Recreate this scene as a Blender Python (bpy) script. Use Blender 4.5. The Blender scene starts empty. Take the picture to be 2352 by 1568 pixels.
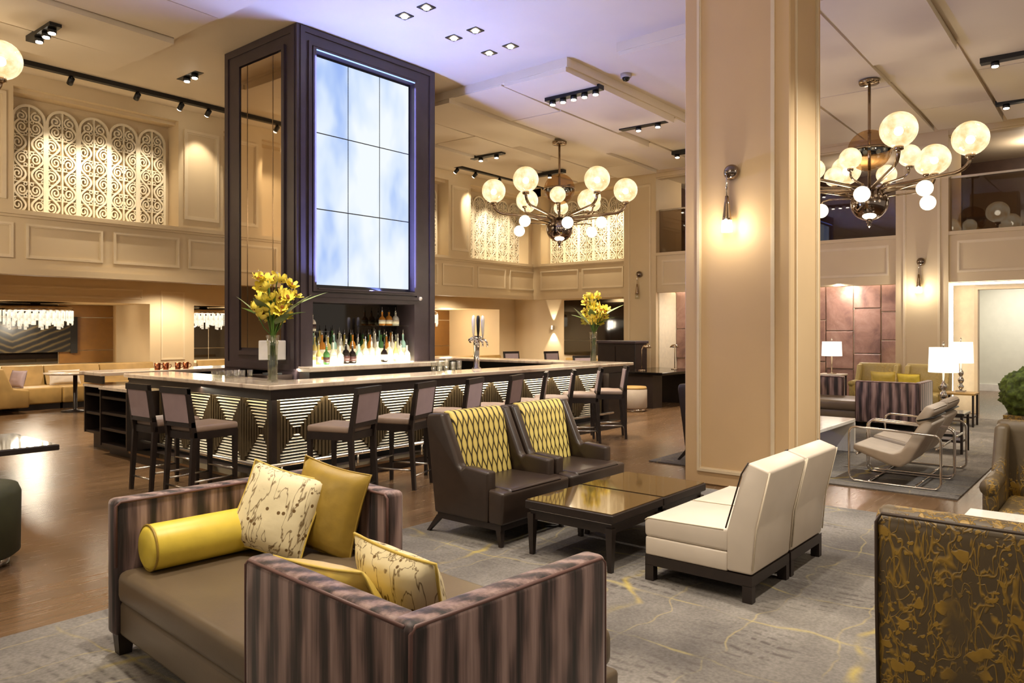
import bpy, bmesh, math, random
from mathutils import Vector, Matrix, noise

# ------------------------------------------------------------------ camera, world, exposure
SC = bpy.context.scene
COL = SC.collection
F_PX, CX, HORIZON, EYE = 1729.0, 1176.0, 757.0, 1.65
YAW = math.radians(39.8)            # heading of the lens; x runs along the long bar front, y along its short front
cam_data = bpy.data.cameras.new('camera')
cam_data.sensor_width = 36.0
cam_data.lens = F_PX / 2352.0 * 36.0
cam_data.shift_y = -(784.0 - HORIZON) / 2352.0
cam_data.clip_end = 200
cam = bpy.data.objects.new('camera', cam_data)
COL.objects.link(cam)
cam.location = (0, 0, EYE)
cam.rotation_euler = (math.pi / 2, 0, YAW - math.pi / 2)
SC.camera = cam

world = bpy.data.worlds.new('lobby_ambience')
SC.world = world
world.use_nodes = True
world.node_tree.nodes['Background'].inputs[0].default_value = (1.0, 0.85, 0.68, 1)
world.node_tree.nodes['Background'].inputs[1].default_value = 0.24
SC.view_settings.view_transform = 'Standard'
SC.view_settings.look = 'None'
SC.view_settings.exposure = 0.85
SC.view_settings.gamma = 1.0
SC.view_settings.use_curve_mapping = False
try:
    SC.cycles.use_denoising = True
    SC.cycles.sample_clamp_indirect = 6.0
    SC.cycles.max_bounces = 5
    SC.cycles.diffuse_bounces = 3
    SC.cycles.glossy_bounces = 3
    SC.cycles.transmission_bounces = 4
    SC.cycles.adaptive_threshold = 0.04
    SC.cycles.caustics_reflective = False
    SC.cycles.caustics_refractive = False
    SC.cycles.transparent_max_bounces = 8
except Exception:
    pass

R = math.radians
rnd = random.Random(7)

# ------------------------------------------------------------------ mesh helpers
class MB:
    """collects faces; build() links them as one mesh object"""
    def __init__(self):
        self.v, self.f, self.s = [], [], []
    def add(self, vs, fs, smooth=False):
        b = len(self.v)
        self.v += [tuple(p) for p in vs]
        self.f += [tuple(b + i for i in q) for q in fs]
        self.s += [smooth] * len(fs)
        return self
    def box(self, x0, y0, z0, x1, y1, z1):
        if x0 > x1: x0, x1 = x1, x0
        if y0 > y1: y0, y1 = y1, y0
        if z0 > z1: z0, z1 = z1, z0
        vs = [(x0,y0,z0),(x1,y0,z0),(x1,y1,z0),(x0,y1,z0),(x0,y0,z1),(x1,y0,z1),(x1,y1,z1),(x0,y1,z1)]
        return self.add(vs, [(0,3,2,1),(4,5,6,7),(0,1,5,4),(1,2,6,5),(2,3,7,6),(3,0,4,7)])
    def rbox(self, x0, y0, z0, x1, y1, z1, r=0.02, seg=2, smooth=True):
        bm = bmesh.new()
        bmesh.ops.create_cube(bm, size=1.0)
        for w in bm.verts:
            w.co = Vector(((x0+x1)/2 + w.co.x*(x1-x0), (y0+y1)/2 + w.co.y*(y1-y0), (z0+z1)/2 + w.co.z*(z1-z0)))
        bmesh.ops.bevel(bm, geom=bm.edges[:], offset=r, segments=seg, profile=0.5, affect='EDGES')
        return self.take(bm, smooth)
    def take(self, bm, smooth=True):
        bm.verts.index_update()
        self.add([w.co[:] for w in bm.verts], [[w.index for w in q.verts] for q in bm.faces], smooth)
        bm.free()
        return self
    def rprism(self, poly, a, b, axis='x', r=0.02, seg=2, smooth=True):
        """polygon extruded along an axis with all edges rounded; poly is (y,z) for x, (x,z) for y, (x,y) for z"""
        def P(p, t):
            return {'x': (t, p[0], p[1]), 'y': (p[0], t, p[1]), 'z': (p[0], p[1], t)}[axis]
        bm = bmesh.new()
        lo = [bm.verts.new(P(p, a)) for p in poly]
        hi = [bm.verts.new(P(p, b)) for p in poly]
        n = len(poly)
        bm.faces.new(lo); bm.faces.new(hi)
        for i in range(n):
            bm.faces.new((lo[i], lo[(i+1) % n], hi[(i+1) % n], hi[i]))
        bmesh.ops.recalc_face_normals(bm, faces=bm.faces[:])
        if r > 0:
            bmesh.ops.bevel(bm, geom=bm.edges[:], offset=r, segments=seg, profile=0.5, affect='EDGES')
        return self.take(bm, smooth)
    def frustum(self, c0, h0, c1, h1):
        """square bar from centre c0 (half size h0=(x,y)) to c1"""
        vs = []
        for c, h in ((c0, h0), (c1, h1)):
            vs += [(c[0]-h[0],c[1]-h[1],c[2]),(c[0]+h[0],c[1]-h[1],c[2]),(c[0]+h[0],c[1]+h[1],c[2]),(c[0]-h[0],c[1]+h[1],c[2])]
        return self.add(vs, [(0,3,2,1),(4,5,6,7),(0,1,5,4),(1,2,6,5),(2,3,7,6),(3,0,4,7)])
    def tube(self, path, r, n=8, closed=False, caps=True, smooth=True, sx=1.0):
        pts = [Vector(p) for p in path]
        m = len(pts)
        rs = r if isinstance(r, (list, tuple)) else [r] * m
        vs, fs = [], []
        up = None
        for i in range(m):
            if closed:
                t = pts[(i+1) % m] - pts[i-1]
            else:
                t = pts[min(i+1, m-1)] - pts[max(i-1, 0)]
            if t.length < 1e-9: t = Vector((0,0,1))
            t.normalize()
            if up is None:
                up = Vector((0,0,1)) if abs(t.z) < 0.9 else Vector((1,0,0))
            a = up - t * up.dot(t)
            if a.length < 1e-6:
                a = Vector((1,0,0)) - t * t.x
            a.normalize(); up = a
            b = t.cross(a)
            for k in range(n):
                q = 2*math.pi*k/n
                vs.append(pts[i] + (a*math.cos(q)*sx + b*math.sin(q)) * rs[i])
        for i in range(m if closed else m-1):
            j = (i+1) % m
            for k in range(n):
                l = (k+1) % n
                fs.append((i*n+k, i*n+l, j*n+l, j*n+k))
        if caps and not closed:
            fs.append(tuple(range(n-1, -1, -1)))
            fs.append(tuple((m-1)*n+k for k in range(n)))
        return self.add(vs, fs, smooth)
    def cyl(self, p0, p1, r0, r1=None, n=16, smooth=True):
        return self.tube([p0, p1], [r0, r0 if r1 is None else r1], n, smooth=smooth)
    def lathe(self, prof, n=20, c=(0,0,0), smooth=True):
        vs, fs = [], []
        for r, z in prof:
            for k in range(n):
                q = 2*math.pi*k/n
                vs.append((c[0]+r*math.cos(q), c[1]+r*math.sin(q), c[2]+z))
        for i in range(len(prof)-1):
            for k in range(n):
                l = (k+1) % n
                fs.append((i*n+k, i*n+l, (i+1)*n+l, (i+1)*n+k))
        if prof[0][0] > 1e-5: fs.append(tuple(range(n-1,-1,-1)))
        if prof[-1][0] > 1e-5: fs.append(tuple((len(prof)-1)*n+k for k in range(n)))
        return self.add(vs, fs, smooth)
    def sphere(self, c, r, n=20, m=12, sz=1.0):
        return self.lathe([(max(r*math.sin(math.pi*i/m), 1e-6), -r*sz*math.cos(math.pi*i/m)) for i in range(m+1)], n, c)
    def grid(self, fn, nu, nv, smooth=True):
        vs = [fn(i/nu, j/nv) for j in range(nv+1) for i in range(nu+1)]
        fs = [(j*(nu+1)+i, j*(nu+1)+i+1, (j+1)*(nu+1)+i+1, (j+1)*(nu+1)+i) for j in range(nv) for i in range(nu)]
        return self.add(vs, fs, smooth)
    def ribbon(self, path, w, y0, y1):
        """flat band along a path in the x-z plane, from depth y0 to y1"""
        m = len(path); vs = []; fs = []
        for i in range(m):
            a = path[max(i-1,0)]; b = path[min(i+1,m-1)]
            dx, dz = b[0]-a[0], b[1]-a[1]
            l = math.hypot(dx, dz) or 1
            nx, nz = -dz/l*w/2, dx/l*w/2
            p = path[i]
            vs += [(p[0]-nx,y0,p[1]-nz),(p[0]+nx,y0,p[1]+nz),(p[0]+nx,y1,p[1]+nz),(p[0]-nx,y1,p[1]-nz)]
        for i in range(m-1):
            o, q = i*4, i*4+4
            fs += [(o,q,q+1,o+1),(o+1,q+1,q+2,o+2),(o+3,o,q,q+3)]
        return self.add(vs, fs)
    def frame(self, u0, v0, u1, v1, w, place):
        """four mitre-free bars round a rectangle; place(u0,v0,u1,v1) adds one bar"""
        place(u0, v0, u1, v0+w); place(u0, v1-w, u1, v1); place(u0, v0+w, u0+w, v1-w); place(u1-w, v0+w, u1, v1-w)
        return self
    def xf(self, M):
        self.v = [tuple(M @ Vector(p)) for p in self.v]
        return self
    def mesh(self, name):
        me = bpy.data.meshes.new(name)
        me.from_pydata(self.v, [], self.f)
        me.polygons.foreach_set('use_smooth', self.s)
        bm = bmesh.new(); bm.from_mesh(me)
        bmesh.ops.recalc_face_normals(bm, faces=bm.faces[:])
        bm.to_mesh(me); bm.free()
        me.update()
        return me
    def build(self, name, mat, parent=None, loc=None, rot=None, label=None):
        return link(name, self.mesh(name), mat, parent, loc, rot, label)

def link(name, me, mat, parent=None, loc=None, rot=None, label=None):
    o = bpy.data.objects.new(name, me)
    COL.objects.link(o)
    if mat is not None and not me.materials: me.materials.append(mat)
    if parent is not None: o.parent = parent
    if loc is not None: o.location = loc
    if rot is not None: o.rotation_euler = rot
    if label: o['label'] = label
    return o
def tag(o, label, cat, group=None, kind=None):
    o['label'] = label; o['category'] = cat
    if group: o['group'] = group
    if kind: o['kind'] = kind
    return o
def thing(name, label, cat, loc=(0,0,0), rz=0.0, group=None, kind=None):
    o = bpy.data.objects.new(name, None)
    COL.objects.link(o)
    o.empty_display_size = 0.1
    o.location = loc; o.rotation_euler = (0,0,R(rz))
    return tag(o, label, cat, group, kind)
def struct(name, mb, mat, label=None, parent=None):
    o = mb.build(name, mat, parent)
    if parent is None:
        o['kind'] = 'structure'
        if label: o['label'] = label
    return o
def copy_tree(o, parent=None):
    c = o.copy(); COL.objects.link(c)
    c.parent = parent
    for ch in o.children: copy_tree(ch, c)
    return c
def clone(root, loc, rz, label, group=None):
    c = copy_tree(root)
    c.location = loc; c.rotation_euler = (0,0,R(rz)); c['label'] = label
    if group: c['group'] = group
    return c
def lamp(kind, name, loc, power, color=(1,0.8,0.55), radius=0.05, aim=None, angle=60, blend=0.6, parent=None, size=None):
    d = bpy.data.lights.new(name, kind)
    if color[0] > color[2]: color = tuple(c + (w - c)*.30 for c, w in zip(color, (1.0, .96, .90)))
    d.energy = power; d.color = color
    if kind == 'SPOT':
        d.spot_size = R(angle); d.spot_blend = blend
    if kind == 'AREA':
        d.shape = 'RECTANGLE'; d.size, d.size_y = size
    else:
        d.shadow_soft_size = radius
    o = bpy.data.objects.new(name, d)
    COL.objects.link(o)
    o.location = loc
    if aim is not None:
        o.rotation_euler = (Vector(aim) - Vector(loc)).to_track_quat('-Z', 'Y').to_euler()
    if parent is not None:
        o.parent = parent
        o.matrix_parent_inverse = Matrix.Translation(parent.location).inverted() if parent.rotation_euler.z == 0 else parent.matrix_basis.inverted()
    return o

# ------------------------------------------------------------------ materials
def lin(c):
    return c/12.92 if c <= 0.04045 else ((c+0.055)/1.055)**2.4
def rgb(h, a=1.0):
    return tuple(lin(int(h[i:i+2], 16)/255.0) for i in (0,2,4)) + (a,)
class NT:
    def __init__(self, name):
        self.m = bpy.data.materials.new(name); self.m.use_nodes = True
        self.t = self.m.node_tree; self.n = self.t.nodes
        self.b = self.n['Principled BSDF']; self.out = self.n['Material Output']
    def node(self, typ, **kw):
        k = self.n.new(typ)
        for a, val in kw.items():
            if a.startswith('i_'):
                key = a[2:]
                key = int(key) if key.isdigit() else key.replace('_', ' ')
                k.inputs[key].default_value = val
            else: setattr(k, a, val)
        return k
    def l(self, a, b): self.t.links.new(a, b)
    def coord(self, scale=(1,1,1), rot=(0,0,0), kind='Object'):
        tc = self.node('ShaderNodeTexCoord'); mp = self.node('ShaderNodeMapping')
        mp.inputs['Scale'].default_value = scale; mp.inputs['Rotation'].default_value = rot
        self.l(tc.outputs[kind], mp.inputs['Vector'])
        return mp.outputs['Vector']
    def ramp(self, src, stops, interp='LINEAR'):
        r = self.node('ShaderNodeValToRGB'); r.color_ramp.interpolation = interp
        e = r.color_ramp.elements
        while len(e) < len(stops): e.new(0.5)
        for k, (p, c) in zip(e, stops): k.position = p; k.color = c if len(c) == 4 else tuple(c)+(1,)
        self.l(src, r.inputs[0])
        return r.outputs[0]
    def noise(self, vec, scale=5, detail=4, rough=0.55, dist=0.0):
        k = self.node('ShaderNodeTexNoise'); k.inputs['Scale'].default_value = scale
        k.inputs['Detail'].default_value = detail; k.inputs['Roughness'].default_value = rough; k.inputs['Distortion'].default_value = dist
        if vec is not None: self.l(vec, k.inputs['Vector'])
        return k.outputs[0]
    def math(self, op, a, b=None, c=None):
        k = self.node('ShaderNodeMath', operation=op)
        for i, x in enumerate((a, b, c)):
            if x is None: continue
            if isinstance(x, (int, float)): k.inputs[i].default_value = x
            else: self.l(x, k.inputs[i])
        return k.outputs[0]
    def mix(self, fac, a, b, blend='MIX'):
        k = self.node('ShaderNodeMix', data_type='RGBA', blend_type=blend)
        for sock, x in ((k.inputs['Factor'], fac), (k.inputs['A'], a), (k.inputs['B'], b)):
            pass
        fi, ai, bi = k.inputs[0], k.inputs[6], k.inputs[7]
        for s, x in ((fi, fac), (ai, a), (bi, b)):
            if isinstance(x, (int, float)): s.default_value = x
            elif isinstance(x, tuple): s.default_value = x
            else: self.l(x, s)
        return k.outputs[2]
    def bump(self, h, strength=0.2, dist=0.01):
        k = self.node('ShaderNodeBump'); k.inputs['Strength'].default_value = strength; k.inputs['Distance'].default_value = dist
        self.l(h, k.inputs['Height']); self.l(k.outputs[0], self.b.inputs['Normal'])
    def setb(self, **kw):
        for a, x in kw.items():
            s = self.b.inputs[a.replace('_', ' ')]
            if isinstance(x, (int, float, tuple)): s.default_value = x
            else: self.l(x, s)
        return self
def plain(name, h, rough=0.5, metal=0.0, var=0.06, scale=6.0, bump=0.0, bscale=60.0, **kw):
    t = NT(name); c = rgb(h)
    vec = t.coord()
    d = tuple(x*(1-var*2) for x in c[:3])+(1,)
    t.setb(Base_Color=t.mix(t.ramp(t.noise(vec, scale, 2), [(0.35,(0,0,0,1)),(0.65,(1,1,1,1))]), d, c), Roughness=rough, Metallic=metal)
    if bump: t.bump(t.noise(vec, bscale, 3), bump, 0.004)
    for a, x in kw.items(): t.b.inputs[a.replace('_', ' ')].default_value = x
    return t.m
def glow(name, h, strength, var=0.0, scale=4.0):
    t = NT(name)
    e = t.node('ShaderNodeEmission'); e.inputs[1].default_value = strength
    c = rgb(h)
    if var:
        d = tuple(x*(1-var) for x in c[:3])+(1,)
        t.l(t.mix(t.ramp(t.noise(t.coord(), scale, 3), [(0.3,(0,0,0,1)),(0.7,(1,1,1,1))]), d, c), e.inputs[0])
    else: e.inputs[0].default_value = c
    t.l(e.outputs[0], t.out.inputs[0])
    return t.m
def thin_glass(name, h='ffffff', clear=0.8, rough=0.02):
    """see-through pane: clear film with a mirror-like sheen"""
    t = NT(name)
    tr = t.node('ShaderNodeBsdfTransparent'); tr.inputs[0].default_value = rgb(h)
    gl = t.node('ShaderNodeBsdfGlossy'); gl.inputs['Roughness'].default_value = rough
    mx = t.node('ShaderNodeMixShader'); mx.inputs[0].default_value = 1-clear
    t.l(tr.outputs[0], mx.inputs[1]); t.l(gl.outputs[0], mx.inputs[2]); t.l(mx.outputs[0], t.out.inputs[0])
    return t.m

M = {}
M['wall'] = plain('painted_wall', 'd3bd98', 0.55, var=0.02, scale=1.5)
M['wall_light'] = plain('painted_column', 'd0b084', 0.5, var=0.02, scale=1.5)
M['ceiling'] = plain('ceiling_paint', 'dccdb4', 0.6, var=0.02, scale=1.2)
M['trim'] = plain('trim_paint', 'dcc9a8', 0.45, var=0.02)
M['plaster'] = plain('plaster_carving', 'e9dcc0', 0.5, var=0.04, scale=9)
M['espresso'] = plain('espresso_wood', '281e1a', 0.38, var=0.15, scale=9)
M['espresso2'] = plain('umber_wood', '41363a', 0.35, var=0.08, scale=5)
M['black'] = plain('black_metal', '0c0b0b', 0.45, var=0.1)
M['black_gloss'] = plain('black_lacquer', '0d0a0a', 0.12, var=0.1)
M['chrome'] = plain('chrome', 'd8d2cc', 0.07, metal=1.0, var=0.02)
M['dark_chrome'] = plain('smoked_chrome', '8d8077', 0.07, metal=1.0, var=0.02)
M['bronze'] = plain('bronze_metal', 'a8947c', 0.18, metal=1.0, var=0.05)
M['steel'] = plain('brushed_steel', 'd5cfc8', 0.25, metal=1.0, var=0.03)
M['mirror'] = plain('bronze_mirror', 'd6c6b0', 0.03, metal=1.0, var=0.0)
M['dark_glass'] = plain('dark_glass', '17110d', 0.04, var=0.1, Specular_IOR_Level=0.8)
M['leather'] = plain('brown_leather', '372b24', 0.34, var=0.1, scale=8, bump=0.10, bscale=160)
M['taupe'] = plain('taupe_leather', '6a5b48', 0.36, var=0.06, scale=5, bump=0.08, bscale=120)
M['ivory'] = plain('ivory_leather', 'd6cabb', 0.42, var=0.03, scale=4, bump=0.06, bscale=120)
M['seat_fabric'] = plain('stool_fabric', '9a8576', 0.5, var=0.05)
M['mauve'] = plain('mauve_leather', 'a59296', 0.45, var=0.05)
M['yellow'] = plain('yellow_silk', 'ead04c', 0.42, var=0.05, scale=9, bump=0.1, bscale=40)
M['gold'] = plain('gold_satin', 'a88a34', 0.42, var=0.10, scale=9, bump=0.3, bscale=25)
M['pale_gold'] = plain('pale_gold_satin', 'dbbf5a', 0.42, var=0.08, scale=9, bump=0.15, bscale=25)
M['tan_leather'] = plain('tan_suede', 'b08d50', 0.6, var=0.12, scale=3.5, bump=0.1)
M['grey_fabric'] = plain('grey_fabric', 'b5a797', 0.7, var=0.05, bump=0.15, bscale=200)
M['green_fabric'] = plain('green_velvet', '34361f', 0.7, var=0.1)
M['white_stone'] = plain('white_stone', 'e6e0d6', 0.16, var=0.04, scale=3)
M['lamp_shade'] = glow('lit_lamp_shade', 'fff1d8', 1.1)
M['led'] = glow('warm_led', 'ffe8b8', 9.0)
M['led_cool'] = glow('cove_led', 'fff0da', 6.0)
M['bulb'] = glow('spot_bulb', 'fff2da', 14.0)
M['crystal'] = glow('lit_crystal', 'ffeccb', 1.0, var=0.65, scale=7)
M['copper'] = plain('copper', 'b46a45', 0.25, metal=1.0)
M['rail_glass'] = thin_glass('railing_glass', 'f0e8de', 0.86)
M['clear_glass'] = thin_glass('clear_glass', 'f3f3ec', 0.87)
M['pane'] = thin_glass('window_glass', 'cfc5ba', 0.93)
M['leaf'] = plain('leaf_green', '5f7d2c', 0.45, var=0.18, scale=8)
M['leaf_pale'] = plain('leaf_pale', 'b4c98a', 0.45, var=0.15, scale=8)
M['stem'] = plain('stem_green', '4a6a20', 0.5, var=0.15)
M['petal'] = plain('lily_petal', 'f8e156', 0.5, var=0.12, scale=30)
M['moss'] = plain('moss', '55661f', 0.85, var=0.35, scale=22, bump=0.8, bscale=60)
M['white_plastic'] = plain('white_plastic', 'e2dcd4', 0.35)
M['corridor'] = plain('corridor_wall', 'cfccbe', 0.6, var=0.02)

def make_globe_mat():
    t = NT('seeded_globe_glass')
    e = t.node('ShaderNodeEmission'); e.inputs[1].default_value = 1.05
    t.l(t.mix(t.ramp(t.noise(t.coord(), 6.0, 4), [(0.3,(0,0,0,1)),(0.7,(1,1,1,1))]), rgb('d8a560'), rgb('fff0cf')), e.inputs[0])
    gl = t.node('ShaderNodeBsdfGlossy'); gl.inputs['Roughness'].default_value = 0.05
    tr = t.node('ShaderNodeBsdfTransparent')
    m1 = t.node('ShaderNodeMixShader'); m1.inputs[0].default_value = 0.35
    m2 = t.node('ShaderNodeMixShader'); m2.inputs[0].default_value = 0.06
    t.l(e.outputs[0], m1.inputs[1]); t.l(tr.outputs[0], m1.inputs[2])
    t.l(m1.outputs[0], m2.inputs[1]); t.l(gl.outputs[0], m2.inputs[2]); t.l(m2.outputs[0], t.out.inputs[0])
    return t.m
M['globe'] = make_globe_mat()
M['globe_bulb'] = glow('globe_bulb', 'fff3d8', 9.0)
M['smoked'] = thin_glass('smoked_amber_glass', 'e2ccaa', 0.88, 0.05)

def make_floor():
    t = NT('wood_floor')
    vec = t.coord()
    br = t.node('ShaderNodeTexBrick', offset=0.37, squash=1.0)
    br.inputs['Scale'].default_value = 1.0
    br.inputs['Brick Width'].default_value = 1.9; br.inputs['Row Height'].default_value = 0.16
    br.inputs['Mortar Size'].default_value = 0.0022; br.inputs['Mortar Smooth'].default_value = 0.2
    br.inputs['Color1'].default_value = rgb('5a432c'); br.inputs['Color2'].default_value = rgb('6e533a'); br.inputs['Mortar'].default_value = rgb('2c1a0f')
    t.l(vec, br.inputs['Vector'])
    g = t.noise(t.coord((1.2, 16, 1)), 2.2, 5, 0.6)
    c = t.mix(0.35, br.outputs[0], t.ramp(g, [(0.3, rgb('443120')), (0.7, rgb('7a6044'))]))
    rr = t.math('MULTIPLY_ADD', g, 0.18, 0.16)
    t.setb(Base_Color=c, Roughness=rr)
    return t.m
M['floor'] = make_floor()
def make_rug():
    t = NT('woven_rug')
    vec = t.coord()
    sx = t.node('ShaderNodeSeparateXYZ'); t.l(vec, sx.inputs[0])
    X, Y = sx.outputs[0], sx.outputs[1]
    big = t.noise(vec, 0.8, 4)
    base = t.ramp(big, [(0.3, rgb('55514f')), (0.5, rgb('76716c')), (0.7, rgb('959089'))])
    grain = t.ramp(t.noise(vec, 55, 3), [(0.35, (.72,.72,.72,1)), (0.65, (1.1,1.1,1.1,1))])
    base = t.mix(0.7, base, grain, 'MULTIPLY')
    wob = t.noise(t.coord((.9, .5, 1)), 1.0, 3)
    fine = t.noise(t.coord((3, 3, 1)), 1.5, 2)
    def lines(coord, per, shift, width, amp):
        c = t.math('ADD', t.math('MULTIPLY_ADD', wob, amp, coord), t.math('MULTIPLY_ADD', fine, .05, shift))
        f = t.math('ABSOLUTE', t.math('SUBTRACT', t.math('FRACT', t.math('DIVIDE', c, per)), 0.5))
        return t.ramp(f, [(0.0, (1,1,1,1)), (width/per, (0,0,0,1))]), f
    # short dark dashes across the run of the rug, strongest beside the mustard lines
    dash, _ = lines(X, 0.075, 0.0, 0.020, 0.5)
    brk = t.ramp(t.noise(t.coord((2.0, 9, 1)), 2.0, 2), [(0.44, (0,0,0,1)), (0.54, (1,1,1,1))])
    zone = t.ramp(t.noise(vec, 1.1, 2), [(0.44, (0,0,0,1)), (0.6, (1,1,1,1))])
    dm = t.math('MULTIPLY', t.math('MULTIPLY', dash, brk), t.math('MULTIPLY', zone, .9))
    c = t.mix(dm, base, rgb('4e4845'))
    patch = t.ramp(t.noise(vec, 3.5, 3), [(0.40, (0.12,0.12,0.12,1)), (0.6, (1,1,1,1))])
    y1, _ = lines(Y, 1.35, 0.35, 0.035, 1.1)
    c = t.mix(t.math('MULTIPLY', y1, t.math('MULTIPLY', patch, .65)), c, rgb('b8a348'))
    y2, _ = lines(X, 0.62, 0.1, 0.014, 0.8)
    c = t.mix(t.math('MULTIPLY', y2, t.math('MULTIPLY', patch, .45)), c, rgb('b9a860'))
    y3, _ = lines(Y, 0.48, 0.0, 0.010, 0.9)
    c = t.mix(t.math('MULTIPLY', y3, t.math('MULTIPLY', patch, .4)), c, rgb('b5a56a'))
    t.setb(Base_Color=c, Roughness=0.9, Specular_IOR_Level=0.15)
    t.bump(t.noise(vec, 140, 3), 0.4, 0.006)
    return t.m
M['rug'] = make_rug()
def make_velvet():
    t = NT('striped_velvet')
    tc = t.node('ShaderNodeTexCoord'); sx = t.node('ShaderNodeSeparateXYZ'); t.l(tc.outputs['Object'], sx.inputs[0])
    s = t.math('ADD', sx.outputs[0], sx.outputs[1])
    wob = t.noise(t.coord((1,1,0.5)), 3.5, 2)
    s2 = t.math('MULTIPLY_ADD', wob, 0.16, s)
    ph = t.math('SINE', t.math('MULTIPLY', s2, 2*math.pi/0.145))
    streak = t.noise(t.coord((26, 26, 1.2)), 1.6, 4)
    f = t.math('MULTIPLY_ADD', streak, 1.15, t.math('MULTIPLY_ADD', ph, 0.27, -.1))
    c = t.ramp(f, [(0.14, rgb('1c1311')), (0.36, rgb('4a3836')), (0.62, rgb('806863')), (0.85, rgb('9c837d'))])
    t.setb(Base_Color=c, Roughness=0.55, Sheen_Weight=0.35, Sheen_Roughness=0.35)
    t.bump(streak, 0.15, 0.004)
    return t.m
M['velvet'] = make_velvet()
M['velvet_pipe'] = plain('velvet_piping', '6a4a44', 0.5, var=0.1)
def make_lattice():
    t = NT('yellow_lens_print')
    tc = t.node('ShaderNodeTexCoord'); sx = t.node('ShaderNodeSeparateXYZ'); t.l(tc.outputs['Object'], sx.inputs[0])
    x = t.math('MULTIPLY', sx.outputs[0], 15.5); z = t.math('MULTIPLY', sx.outputs[2], 8.5)
    w = t.noise(t.coord(), 7, 2)
    x = t.math('MULTIPLY_ADD', w, 0.35, x)
    cz = t.math('MULTIPLY', t.math('COSINE', t.math('MULTIPLY', z, math.pi)), 0.25)
    a = t.math('ABSOLUTE', t.math('SUBTRACT', t.math('FRACT', t.math('ADD', x, cz)), 0.5))
    b = t.math('ABSOLUTE', t.math('SUBTRACT', t.math('FRACT', t.math('ADD', t.math('SUBTRACT', x, cz), 0.5)), 0.5))
    m = t.math('MINIMUM', a, b)
    c = t.ramp(m, [(0.0, rgb('21180c')), (0.075, rgb('3a2d14')), (0.13, rgb('d9c268')), (0.5, rgb('e6d27c'))])
    t.setb(Base_Color=c, Roughness=0.55)
    return t.m
M['lattice'] = make_lattice()
def make_pillow():
    t = NT('branch_embroidery')
    vec = t.coord((1.0, 1.0, 0.22), (0,0.3,0))
    n1 = t.noise(vec, 17, 3, 0.5, 0.3)
    ln = t.ramp(t.math('ABSOLUTE', t.math('SUBTRACT', n1, 0.5)), [(0.0,(1,1,1,1)),(0.024,(0,0,0,1))])
    vo = t.node('ShaderNodeTexVoronoi'); vo.inputs['Scale'].default_value = 24; t.l(t.coord(), vo.inputs['Vector'])
    dots = t.ramp(vo.outputs['Distance'], [(0.20,(1,1,1,1)),(0.26,(0,0,0,1))])
    sel = t.ramp(t.noise(t.coord(), 5, 2), [(0.47,(0,0,0,1)),(0.53,(1,1,1,1))])
    m = t.math('MAXIMUM', ln, t.math('MULTIPLY', dots, sel))
    c = t.mix(m, rgb('e9dcb4'), rgb('6e5327'))
    t.setb(Base_Color=c, Roughness=0.6)
    t.bump(t.noise(t.coord(), 14, 3), 0.25, 0.01)
    return t.m
M['pillow'] = make_pillow()
def make_floral(name, ground, bloom):
    t = NT(name)
    vec = t.coord()
    # flower heads: warped cells, denser inside upright sprays
    nn = t.node('ShaderNodeTexNoise'); nn.inputs['Scale'].default_value = 14.0; nn.inputs['Detail'].default_value = 3
    t.l(vec, nn.inputs['Vector'])
    sc = t.node('ShaderNodeVectorMath', operation='SCALE'); sc.inputs['Scale'].default_value = 0.09
    ws = t.node('ShaderNodeVectorMath', operation='ADD')
    t.l(nn.outputs['Color'], sc.inputs[0]); t.l(sc.outputs[0], ws.inputs[0]); t.l(vec, ws.inputs[1])
    def cells(scale, r0, r1):
        vo = t.node('ShaderNodeTexVoronoi', feature='F1'); vo.inputs['Scale'].default_value = scale
        t.l(ws.outputs[0], vo.inputs['Vector'])
        return t.ramp(vo.outputs['Distance'], [(r0,(1,1,1,1)),(r1,(0,0,0,1))])
    heads = cells(10.0, .22, .27)
    buds = cells(24.0, .20, .27)
    def stems(scale, w, rot):
        st = t.noise(t.coord((1,1,.38), rot), scale, 2, .5, .6)
        return t.ramp(t.math('ABSOLUTE', t.math('SUBTRACT', st, .5)), [(0.0,(1,1,1,1)),(w,(0,0,0,1))])
    sp = t.ramp(t.noise(t.coord((1,1,.55)), 3.4, 2), [(0.42,(0,0,0,1)),(0.50,(1,1,1,1))])
    a = t.math('MAXIMUM', heads, buds)
    b = t.math('MAXIMUM', t.math('MAXIMUM', stems(13, .022, (0,.3,.2)), stems(11, .022, (.3,-.3,0))), stems(17, .022, (.1,.1,.5)))
    m = t.math('MULTIPLY', t.math('MAXIMUM', a, b), sp)
    tone = t.noise(vec, 26, 3)
    c = t.mix(m, t.mix(tone, rgb(ground[0]), rgb(ground[1])), t.mix(tone, rgb(bloom[0]), rgb(bloom[1])))
    t.setb(Base_Color=c, Roughness=0.5)
    t.bump(m, 0.5, 0.006)
    return t.m
M['floral'] = make_floral('bronze_floral_brocade', ('50422c', '5f5037'), ('86671e', 'b18d38'))
M['floral_light'] = make_floral('gold_floral_brocade', ('a08c56', 'b5a168'), ('866626', 'd6bd72'))
def make_marble(name, c0, c1, rough):
    t = NT(name)
    n = t.noise(t.coord((1.0, 2.2, 1)), 1.6, 7, 0.65, 0.9)
    t.setb(Base_Color=t.ramp(n, [(0.32, rgb(c1)), (0.5, rgb(c0)), (0.75, rgb(c0))]), Roughness=rough)
    return t.m
M['marble'] = make_marble('bar_marble', 'd3c3b0', 'a59180', 0.12)
M['marble_white'] = make_marble('white_marble', 'f0ebe2', 'c9c2b8', 0.12)
M['brown_glass'] = plain('brown_glass_top', '5a4526', 0.05, var=0.03, Specular_IOR_Level=0.7)
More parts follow.
